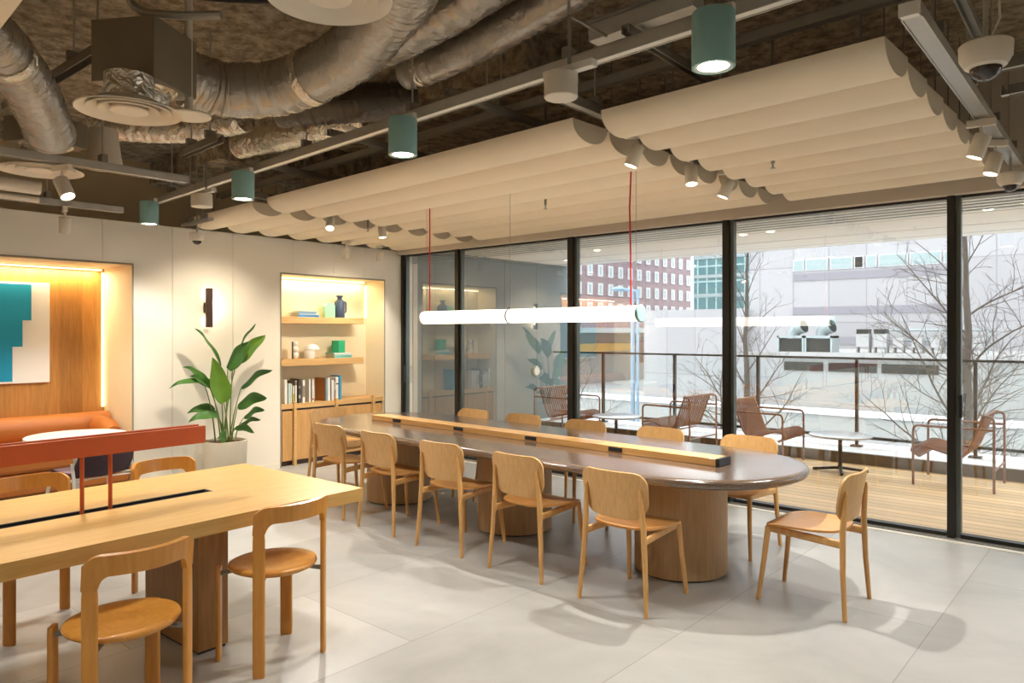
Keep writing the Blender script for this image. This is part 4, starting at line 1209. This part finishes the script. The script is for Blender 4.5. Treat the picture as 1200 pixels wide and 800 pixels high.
duct('big grey flexible duct sweeping from the black duct box to the large ringed diffuser', [(-3.98, 1.80, 2.98), (-3.95, 2.05, 2.97), (-3.72, 2.28, 3.0), (-3.25, 2.36, 3.08), (-2.75, 2.26, 3.16), (-2.3, 2.06, 3.2), (-1.5, 1.7, 3.24), (-0.6, 1.4, 3.26)], 0.155, M['duct'], (0.34,))
duct('grey flexible duct lying between the big swept duct and the long rail, upper one', [(-3.55, 2.74, 3.30), (-3.1, 2.66, 3.26), (-2.6, 2.62, 3.29), (-2.1, 2.50, 3.33), (-1.4, 2.25, 3.37), (-0.5, 1.9, 3.38)], 0.13, M['duct'], (0.02,))
duct('grey flexible duct nearest the long rail, ending in a dark sleeve', [(-3.55, 3.05, 3.24), (-3.15, 3.01, 3.22), (-2.6, 2.99, 3.27), (-2.2, 2.98, 3.33), (-2.0, 2.98, 3.38)], 0.105, M['duct'], (0.12,))
duct('dark sleeved duct dropping behind the big grey duct', [(-4.35, 2.60, 3.07), (-4.12, 2.75, 3.08), (-3.88, 2.96, 3.10), (-3.66, 3.22, 3.14)], 0.125, M['duct_dark'])
duct('grey elbow duct turning down at the edge of the frame over the bench side', [(-3.55, 0.55, 3.02), (-3.95, 0.82, 3.0), (-4.28, 1.05, 2.97), (-4.55, 1.24, 2.88), (-4.85, 1.42, 2.74)], 0.135, M['duct'], (0.5,))
duct('foil wrapped duct behind the ringed diffuser', [(-5.6, 1.9, 3.05), (-5.2, 2.25, 3.02), (-4.85, 2.42, 3.03), (-4.6, 2.50, 3.04)], 0.10, M['foil'])
duct('foil wrapped duct above the third cylinder light', [(-5.6, 3.0, 3.12), (-5.0, 3.1, 3.12), (-4.5, 3.22, 3.14), (-4.25, 3.27, 3.14)], 0.11, M['foil'])
duct('dark duct crossing under the slab at the top of the picture', [(-3.45, 1.25, 3.40), (-3.1, 1.55, 3.40), (-2.7, 1.75, 3.42), (-2.2, 1.85, 3.44)], 0.09, M['duct_dark'])
duct('small grey duct at the top of the picture beyond the slim box', [(-1.75, 3.2, 3.44), (-1.35, 3.15, 3.4), (-0.95, 3.0, 3.4), (-0.5, 2.95, 3.45)], 0.09, M['duct'])
pb = thing('duct_plenum_box', 'black sheet metal duct box above the ringed diffuser', 'duct box', (-3.80, 1.53, 2.80), 0.55)
part('box', MB().b2((-0.17, -0.17, 0.0), (0.17, 0.17, 0.30)), M['plenum'], pb, bevel=0.004)
part('foil_collar', MB().lathe([(0.10, -0.10), (0.115, -0.06), (0.12, -0.02), (0.15, 0.0)], 22), M['foil'], pb)
for x, y in ((-0.15, -0.15), (0.15, 0.15), (-0.15, 0.15)):
    part('hanger_rod', MB().tube([(x, y, 0.30), (x, y, ZC - 2.80)], 0.005, 6), M['steel'], pb)
pb = thing('duct_plenum_box', 'grey sheet metal box at the lower end of the elbow duct', 'duct box', (-5.22, 1.50, 2.76), 0.4)
part('box', MB().b2((-0.16, -0.16, 0.0), (0.16, 0.16, 0.16)), M['plenum'], pb, bevel=0.004)
part('foil_collar', MB().lathe([(0.10, -0.03), (0.12, -0.02), (0.15, 0.0)], 22), M['foil'], pb)
for i, (a, b, w, lab) in enumerate((((-5.8, 1.43), (-4.2, 1.47), 0.06, 'steel angle bar crossing behind the black duct box'), ((-6.2, 1.12), (-5.0, 1.16), 0.05, 'steel angle bar beneath the elbow duct'), ((-5.05, 2.28), (-4.45, 2.25), 0.05, 'short steel bar beside the flat white disc'))):
    rail('angle_bar', lab, 'steel bar', a, b, (3.08, 2.86, 2.8)[i], w, 0.05, M['dark_steel'], 2)
# pipes under the slab
for i, (pts, r, lab) in enumerate((([(-3.9, 1.55, 3.44), (-3.6, 1.95, 3.44), (-3.2, 2.3, 3.46), (-2.8, 2.5, 3.50)], 0.028, 'tan insulated pipe under the slab above the big duct'),
                                   ([(-3.95, 1.5, 3.36), (-3.65, 1.9, 3.34), (-3.15, 2.3, 3.33)], 0.012, 'thin black pipe beneath the tan insulated pipe'),
                                   ([(-3.92, 1.46, 3.50), (-3.88, 1.5, 3.25), (-3.75, 1.62, 3.2), (-3.55, 1.8, 3.2)], 0.022, 'bent grey pipe above the black duct box'))):
    single('ceiling_pipe', MB().tube(smooth_path(pts, 8), r, 10), (M['upper_wall'], M['black'], M['steel'])[i], lab, 'pipe', None)
t = thing('slim_service_box', 'slim grey cable tray box sitting over the long rail', 'cable tray', (-1.74, 2.90, 2.98), -0.04)
part('tray', MB().b2((-0.28, -0.05, 0), (0.28, 0.05, 0.08)), M['steel'], t, bevel=0.003)
part('lid', MB().b2((-0.27, -0.075, 0.08), (0.27, 0.075, 0.09)), M['dark_steel'], t)
for x in (0.06, 0.22):
    part('hanger_rod', MB().tube([(x, -0.04, 0.09), (x, -0.04, ZC - 2.98)], 0.005, 6), M['steel'], t)
# white linear lamps by the tracks at the frame edge
for i, (x, z_, y1) in enumerate(((-5.75, 2.585, 1.62), (-5.95, 2.535, 1.62))):
    t = thing('white_tube_fitting', ('fat white tube fitting between the two bench side tracks', 'thin white tube fitting under the fat white one at the frame edge')[i], 'tube fitting', (x, 0, z_), 0.02)
    part('tube', MB().tube([(0, -0.8, 0), (0, y1 + 0.05 * i, 0)], (0.048, 0.022)[i], 20), M['white_plastic'], t)
    part('hanger_rod', MB().tube([(0, 0.4, 0.03), (0, 0.4, ZC - z_)], 0.005, 6), M['steel'], t)
single('ceiling_hung_board', MB().b2((-1.0, -0.6, 0), (0.9, 0.0, 0.04)), M['felt'], 'cream board corner hanging at the upper frame corner over the bench side', 'ceiling board', None, (-3.2, 0.765, 2.70), -0.05)
single('vent_cowl', MB().lathe([(0.10, 0.0), (0.12, 0.0), (0.085, 0.26), (0.07, 0.26)], 28), M['white_plastic'], 'white tapered cowl hanging beside the elbow duct', 'cowl', None, (-5.25, 1.84, 2.68))
# threaded rods hanging free from the slab
i = 0
t = thing('bulkhead_grille', 'white square grille at the top edge of the picture above the long rail', 'grille', (-1.45, 2.62, 3.2), -0.04)
part('frame', MB().b2((-0.16, -0.12, 0), (0.16, -0.10, 0.03)).b2((-0.16, 0.10, 0), (0.16, 0.12, 0.03)).b2((-0.16, -0.12, 0), (-0.14, 0.12, 0.03)).b2((0.14, -0.12, 0), (0.16, 0.12, 0.03)), M['white_metal'], t, smooth=0)
part('grille_plate', MB().b2((-0.14, -0.10, 0.008), (0.14, 0.10, 0.02)), M['alu'], t)
part('hanger_rod', MB().tube([(0, 0, 0.02), (0, 0, ZC - 3.2)], 0.006, 6), M['steel'], t)
# concrete downstand beams
struct('ceiling_beam', MB().b2((-7.0, 3.3, 3.22), (-6.55, 6.3, ZC)).b2((-8.7, 3.55, 3.3), (-3.0, 3.95, ZC)), M['spray'])

# ------------------------------------------------------------------ outside
ZG = -4.6
struct('ground_outside', MB().b2((-140, 10.3, ZG - 0.2), (60, 150, ZG)), M['snow_ground'])
# white office block straight across
ob = thing('office_building', 'pale panelled office block straight across the street', 'building', (-8, 45, ZG))
part('facade', MB().b2((-11.2, 0, 0), (40, 14, 24)), M['white_clad'], ob, smooth=0)
part('lower_wing', MB().b2((-18.6, -0.6, 0), (-11.2, 13, 7.75)), M['white_clad'], ob, smooth=0)
for k, (x0, x1, mt) in enumerate(((-8.4, -7.75, 'pale_glass'), (-7.65, -6.35, 'pale_glass'), (-6.2, -4.95, 'pale_glass'), (-4.85, -4.35, 'dark_glass'), (-4.2, -3.65, 'pale_glass'), (-3.55, -2.05, 'pale_glass'), (-1.95, -0.4, 'pale_glass'), (-0.3, 0.4, 'pale_glass'))):
    w = part('window', MB().b2((x0, -0.08, 9.95), (x1, 0.0, 10.65)), M['white_win'], ob, smooth=0)
    part('pane', MB().b2((x0 + 0.05, -0.10, 10.0), (x1 - 0.05, -0.08, 10.6)), M[mt], w, smooth=0)
for k, zz in enumerate((9.35, 7.3, 5.5)):
    part('facade_band', MB().b2((-8.4, -0.05, zz), (0.5, 0, zz + 0.45)), M['grey_band'], ob, smooth=0)
for k, (zz) in enumerate((10.0, 8.0, 5.2)):
    w = part('window', MB().b2((4.6, -0.08, zz), (6.2, 0.0, zz + 0.7)), M['white_win'], ob, smooth=0)
    part('pane', MB().b2((4.65, -0.10, zz + 0.05), (6.15, -0.08, zz + 0.65)), M['pale_glass'], w, smooth=0)
# low pavilion with roof plant
lw = thing('low_pavilion', 'low white building with a dark strip window below the roof machinery', 'building', (-9.3, 34, ZG))
part('walls', MB().b2((-3.6, 0, 0), (8, 8, 5.1)), M['white_low'], lw, smooth=0)
part('roof', MB().b2((-3.8, -0.3, 5.1), (8.2, 8.2, 5.3)), M['white_low'], lw, smooth=0)
for x0, x1 in ((-3.5, -1.75), (-1.5, 0.5), (0.7, 2.85)):
    w = part('window', MB().b2((x0, -0.08, 4.45), (x1, 0, 4.85)), M['dark_glass'], lw, smooth=0)
part('canopy', MB().b2((-5.6, -0.4, 5.0), (-3.8, 1, 5.25)), M['mid_grey'], lw, smooth=0)
# roof machinery
for i, x in enumerate((-12.65, -11.38)):
    t = thing('cooling_unit', ('roof cooling unit with an angled horn duct, nearer the bare tree' if i == 0 else 'roof cooling unit with an angled horn duct, farther from the bare tree'), 'cooling unit', (x, 34.8, ZG + 5.3), 0, 'horn topped roof units')
    part('frame', MB().b2((-0.62, -0.5, 0.0), (-0.54, 0.5, 0.75)).b2((0.54, -0.5, 0.0), (0.62, 0.5, 0.75)).b2((-0.62, -0.5, 0.65), (0.62, 0.5, 0.75)), M['hvac'], t, smooth=0)
    part('coil', MB().b2((-0.50, -0.4, 0.0), (0.50, 0.4, 0.62)), M['dark_glass'], t, smooth=0)
    part('horn', MB().tube([(0.0, 0, 0.75), (0.03, 0, 0.92), (0.2, -0.08, 1.1), (0.52, -0.16, 1.2)], [0.26, 0.28, 0.3, 0.34], 18), M['hvac'], t)
    part('horn_mouth', MB().tube([(0.52, -0.16, 1.2), (0.535, -0.164, 1.205)], 0.29, 18), M['dark_glass'], t)
for i in range(7):
    x = -9.55 + 0.72 * i
    t = thing('roof_fan_unit', 'white boxed roof fan unit, %s from the horn topped units' % ORD[i], 'fan unit', (x, 34.8, ZG + 5.3), 0, 'boxed roof fan units')
    w_ = 0.27 if i < 2 else 0.2
    part('casing', MB().b2((-w_, -0.25, 0.25), (w_, 0.3, 0.85 if i < 2 else 0.7)), M['white_low'], t, bevel=0.02)
    part('louvre', MB().b2((-w_ + 0.03, -0.27, 0.85 if i < 2 else 0.7), (w_ - 0.03, 0.3, 1.05 if i < 2 else 0.8)), M['dark_glass'] if i < 2 else M['mid_grey'], t, smooth=0)
    part('stand', MB().b2((-w_, -0.2, 0.0), (-w_ + 0.05, 0.2, 0.26)).b2((w_ - 0.05, -0.2, 0.0), (w_, 0.2, 0.26)), M['mid_grey'], t, smooth=0)
t = thing('roof_pipe_rack', 'grey pipe rack standing behind the boxed roof fan units', 'pipe rack', (-7.2, 35.6, ZG + 5.3))
for k in range(6):
    part('upright', MB().b2((-1.7 + 0.78 * k, 0, 0), (-1.64 + 0.78 * k, 0.06, 1.05)), M['hvac'], t, smooth=0)
for z_ in (0.55, 1.0):
    part('pipe_run', MB().tube([(-1.75, 0.03, z_), (2.3, 0.03, z_)], 0.05, 8), M['hvac'], t)
# mauve brick block
bb = thing('brick_building', 'mauve brick block with rows of narrow white windows', 'building', (-50, 60, ZG))
part('facade', MB().b2((-14, -4, 6.8), (0, 36.6, 30)), M['brick'], bb, smooth=0)
part('ground_floor', MB().b2((-14, -4, 0), (-1.2, 36.6, 6.8)), M['mid_grey'], bb, smooth=0)
part('shop_canopy', MB().b2((-1.2, -4, 6.2), (1.2, 36.6, 6.8)), M['hvac'], bb, smooth=0)
part('shop_sign', MB().b2((-0.9, 9.0, 3.9), (-0.6, 22.0, 4.9)), M['shop'], bb, smooth=0)
part('shop_opening', MB().b2((-1.25, 22.5, 2.2), (-1.15, 33, 5.2)), M['bronze'], bb, smooth=0)
for zz in (8.4, 10.75, 13.0, 15.25, 17.5):
    for k in range(-4, 12):
        y = 11.0 + 2.23 * k
        w = part('window', MB().b2((0, y - 0.52, zz), (0.12, y + 0.52, zz + 1.45)), M['white_win'], bb, smooth=0)
        part('pane', MB().b2((0.12, y - 0.2, zz + 0.2), (0.14, y + 0.2, zz + 1.25)), M['pale_glass'], w, smooth=0)
tg = thing('glass_tower', 'teal glass curtain wall building beyond the pale office block', 'building', (-38, 75, ZG))
part('curtain_wall', MB().b2((-0.5, 0, 0), (9, 10, 24)), M['teal_glass'], tg, smooth=0)
for k in range(9):
    part('floor_band', MB().b2((-0.5, -0.1, 6 + 2.1 * k), (9, 0, 6.35 + 2.1 * k)), M['hvac'], tg, smooth=0)
# garden walls, fences
gw = thing('garden_wall', 'long white boundary wall beyond the trees with two blind arches', 'wall', (-9, 27, ZG))
part('wall_face', MB().b2((-14, 0, 0), (16, 0.4, 3.25)), M['white_low'], gw, smooth=0)
part('coping', MB().b2((-14, -0.1, 3.25), (16, 0.5, 3.42)), M['ledge'], gw, smooth=0)
for x in (-4.3, -1.5):
    pts = [(x - 1.1, 0.6), (x - 1.1, 2.0)] + [(x - 1.1 * math.cos(a), 2.0 + 0.55 * math.sin(a)) for a in [PI * k / 12 for k in range(13)]] + [(x + 1.1, 2.0), (x + 1.1, 0.6)]
    part('arch_recess', MB().prism(pts, 0.0, 0.06, mat=Matrix.Rotation(PI / 2, 4, 'X')), M['grey_band'], gw, smooth=0)
fn = thing('mesh_fence', 'pale wire mesh fence in front of the white boundary wall', 'fence', (-10.5, 24, ZG))
for k in range(8):
    part('fence_post', MB().tube([(-4 + 1.6 * k, 0, 0), (-4 + 1.6 * k, 0, 2.3)], 0.03, 6), M['hvac'], fn)
mw = MB()
for k in range(33): mw.tube([(-4 + 0.35 * k, 0, 0.1), (-4 + 0.35 * k, 0, 2.2)], 0.008, 4)
for k in range(8): mw.tube([(-4, 0, 0.15 + 0.29 * k), (7.2, 0, 0.15 + 0.29 * k)], 0.008, 4)
part('wire_mesh', mw, M['hvac'], fn)
tag(struct('lawn', MB().b2((-13, 21.5, ZG), (-6, 23.8, ZG + 0.04)), M['grass']), 'strip of pale green grass behind the terrace railing', 'grass')
single('street_barrier', MB().b2((-0.45, -0.06, 0.15), (0.45, 0.06, 0.75)).b2((-0.5, -0.2, 0), (-0.42, 0.2, 0.15)).b2((0.42, -0.2, 0), (0.5, 0.2, 0.15)), M['orange'], 'orange street barrier standing by the mesh fence', 'barrier', None, (-6.4, 22.2, ZG + 0.04))
# street lamp
sl = thing('street_lamp', 'pale blue street lamp with a side arm in front of the brick block', 'street lamp', (-12.3, 20, ZG))
part('pole', MB().tube([(-0.09, 0, 0), (-0.09, 0, 7.55)], 0.07, 10), M['lamp_blue'], sl)
part('pole', MB().tube([(0.09, 0, 0), (0.09, 0, 7.55)], 0.05, 10), M['lamp_blue'], sl)
part('arm', MB().tube([(0.09, 0, 7.5), (-0.35, 0, 7.58), (-0.55, 0, 7.58)], 0.05, 8), M['lamp_blue'], sl)
part('lamp_head', MB().lathe([(0.0, -0.06), (0.2, -0.06), (0.24, 0), (0.12, 0.08), (0, 0.1)], 18, (-0.62, 0, 7.6)), M['lamp_blue'], sl)

def tree(label, loc, H, trunk_r, seed, first, reach, step=0.16, fork=0):
    """single leader with upswept side boughs that keep dividing into fine twigs"""
    r = random.Random(seed)
    m = MB()
    def bough(p, d, L, rad, lev):
        n = max(3, int(L / 0.2))
        pts, rs = [p], [rad]
        q, d = p, d.normalized()
        for k in range(n):
            d = (d + Vector((r.uniform(-1, 1), r.uniform(-1, 1), r.uniform(-0.6, 0.9))) * 0.16).normalized()
            q = q + d * (L / n)
            pts.append(q); rs.append(rad * (1 - 0.85 * (k + 1) / n) + 0.002)
        m.tube(pts, rs, 5 if lev < 2 else 3)
        if lev >= 4 or L < 0.18: return
        k = 1
        while k <= n:
            f = k / n
            if r.random() < 0.8:
                ax = d.cross(Vector((r.uniform(-1, 1), r.uniform(-1, 1), r.uniform(-1, 1))))
                dd = (d * 0.75 + ax.normalized() * 0.75 + Vector((0, 0, 0.15))).normalized()
                bough(pts[k], dd, L * (0.62 - 0.30 * f) * r.uniform(0.7, 1.15), rs[k] * 0.55, lev + 1)
            k += 1 if lev > 0 else 1
    tp, tr = [Vector((0, 0, 0))], [trunk_r]
    n = 22
    q = Vector((0, 0, 0))
    for k in range(n):
        q = q + Vector((r.uniform(-1, 1) * 0.035, r.uniform(-1, 1) * 0.035, H / n))
        tp.append(q); tr.append(trunk_r * (1 - 0.88 * (k + 1) / n))
    m.tube(tp, tr, 8)
    z = first
    az = r.uniform(0, 6)
    while z < H * 0.97:
        f = z / H * n
        i = min(n - 1, int(f))
        p = tp[i].lerp(tp[i + 1], f - i)
        g_ = (z - first) / (H - first)
        L = reach * (1 - 0.72 * g_) * r.uniform(0.75, 1.15)
        el = math.radians(34 + 30 * g_ + r.uniform(-10, 10))
        bough(p, Vector((math.cos(az) * math.cos(el), math.sin(az) * math.cos(el), math.sin(el))), L, tr[i] * 0.30, 1)
        az += 2.4 + r.uniform(-0.5, 0.5)
        z += step * 2.4 * r.uniform(0.7, 1.3)
    single('bare_tree', m, M['bark'], label, 'tree', 'bare trees beyond the terrace', loc)
tree('bare leafless tree seen right beside the middle window post and the deck chair', (-7.12, 16.4, ZG), 8.9, 0.125, 5, 3.1, 2.2, 0.13)
tree('bare leafless tree rising behind the slimmest window post', (-2.58, 16.2, ZG), 9.6, 0.145, 21, 2.9, 3.0, 0.13)
tree('small bare tree by the pale blue street lamp', (-12.6, 17.5, ZG), 6.6, 0.10, 8, 2.4, 2.2, 0.16)
tree('thin bare tree behind the deck chair that is seen from its back', (-9.2, 19.6, ZG), 5.6, 0.07, 13, 2.2, 1.7, 0.18)
tree('thin bare tree at the frame edge behind the slim-post deck chair', (-1.1, 19.5, ZG), 5.6, 0.07, 31, 2.2, 1.7, 0.18)

# ------------------------------------------------------------------ lights
def add_light(kind, name, loc, energy, col=(1, 0.86, 0.68), size=0.05, aim=None, cone=100, blend=0.5, size_y=None):
    d = bpy.data.lights.new(name, kind)
    d.energy = energy
    d.color = col
    if kind == 'SPOT':
        d.spot_size = math.radians(cone); d.spot_blend = blend; d.shadow_soft_size = size
    elif kind == 'POINT':
        d.shadow_soft_size = size
    elif kind == 'AREA':
        d.shape = 'RECTANGLE'; d.size = size; d.size_y = size_y or size
    o = bpy.data.objects.new(name, d)
    COL.objects.link(o)
    o.location = loc
    a = Vector(aim) if aim else Vector((loc[0], loc[1], loc[2] - 1))
    o.rotation_euler = (a - Vector(loc)).to_track_quat('-Z', 'Y').to_euler()
    return o
WARM = (1.0, 0.88, 0.70)
NEUT = (1.0, 0.965, 0.915)
for i, (x, y) in enumerate(CYL):
    add_light('SPOT', 'downlight_beam', (x, y, 2.595), (60, 65, 65, 45)[i], NEUT, 0.05, None, 110, 0.6)
for p, aim, e, cone_ in BEAMS:
    add_light('SPOT', 'track_beam', tuple(p), e, NEUT, 0.02, tuple(aim), cone_, 0.45)
# added spots without fittings, brightening the shelf wall and its niches
for (x, y, ay, e) in ((-6.3, 3.7, 3.7, 55), (-6.3, 5.4, 5.35, 65), (-6.4, 0.4, 0.5, 45)):
    add_light('SPOT', 'added_wall_beam', (x, y, 2.55), e, WARM, 0.05, (-7.75, ay, 1.15), 80, 0.8)
# added unseen spots that fill the room from outside the view
for (x, y, e) in ((-3.2, 0.2, 42), (-1.2, 0.2, 34), (-5.2, 0.0, 55), (-3.2, -2.0, 80), (-0.8, -2.0, 80), (1.2, 0.6, 50), (1.2, 3.0, 45), (1.3, 5.0, 40), (-5.6, -2.2, 80)):
    add_light('SPOT', 'added_fill_beam', (x, y, 2.6), e, NEUT, 0.06, None, 130, 0.7)
for x, y in ((-1.13, 8.12), (-0.85, 8.06), (-3.27, 8.25), (-3.62, 8.3), (-5.85, 8.49)):
    add_light('SPOT', 'terrace_downlight_beam', (x, y, 2.74), 30, NEUT, 0.04, None, 130, 0.6)
# cove strips
add_light('AREA', 'cove_glow', (-8.30, 1.55, 2.23), 20, (1.0, 0.80, 0.50), 0.03, (-8.33, 1.55, 0), size_y=2.6)
add_light('AREA', 'cove_glow', (-7.97, 5.35, 2.24), 4, (1.0, 0.80, 0.50), 0.03, (-7.99, 5.35, 0), size_y=1.36)
for o in bpy.data.objects:
    if o.name.startswith('cove_glow'): o.rotation_euler = (0, 0, 0)
add_light('POINT', 'sconce_glow', (XW + 0.05, 3.76, 1.86), 1.2, WARM, 0.02)

# overcast sky
w = bpy.data.worlds.new('overcast_sky')
SC.world = w
w.use_nodes = True
nt = w.node_tree
bg = nt.nodes['Background']
tc = nt.nodes.new('ShaderNodeTexCoord')
sp = nt.nodes.new('ShaderNodeSeparateXYZ')
nt.links.new(tc.outputs['Generated'], sp.inputs[0])
cr = nt.nodes.new('ShaderNodeValToRGB')
cr.color_ramp.elements[0].position = 0.35; cr.color_ramp.elements[0].color = (0.85, 0.88, 0.92, 1)
cr.color_ramp.elements[1].position = 1.0; cr.color_ramp.elements[1].color = (0.95, 0.98, 1.0, 1)
mr = nt.nodes.new('ShaderNodeMapRange'); mr.inputs['From Min'].default_value = -1
nt.links.new(sp.outputs['Z'], mr.inputs['Value'])
nt.links.new(mr.outputs['Result'], cr.inputs['Fac'])
nt.links.new(cr.outputs['Color'], bg.inputs['Color'])
bg.inputs['Strength'].default_value = 2.95

# ------------------------------------------------------------------ camera and view
cd = bpy.data.cameras.new('camera')
cd.sensor_width = 36.0
cd.lens = 849.0 / 1200.0 * 36.0
cd.shift_y = -10.0 / 1200.0
cd.clip_end = 400
co = bpy.data.objects.new('camera', cd)
COL.objects.link(co)
co.location = (0, 0, 1.58)
co.rotation_euler = (PI / 2, 0, math.radians(41.25))
SC.camera = co
SC.view_settings.view_transform = 'Standard'
SC.view_settings.look = 'None'
SC.view_settings.gamma = 1.0
SC.view_settings.use_curve_mapping = False
SC.view_settings.exposure = 0.75
SC.cycles.use_denoising = True
SC.cycles.max_bounces = 10
SC.cycles.transparent_max_bounces = 16
SC.cycles.sample_clamp_indirect = 8.0
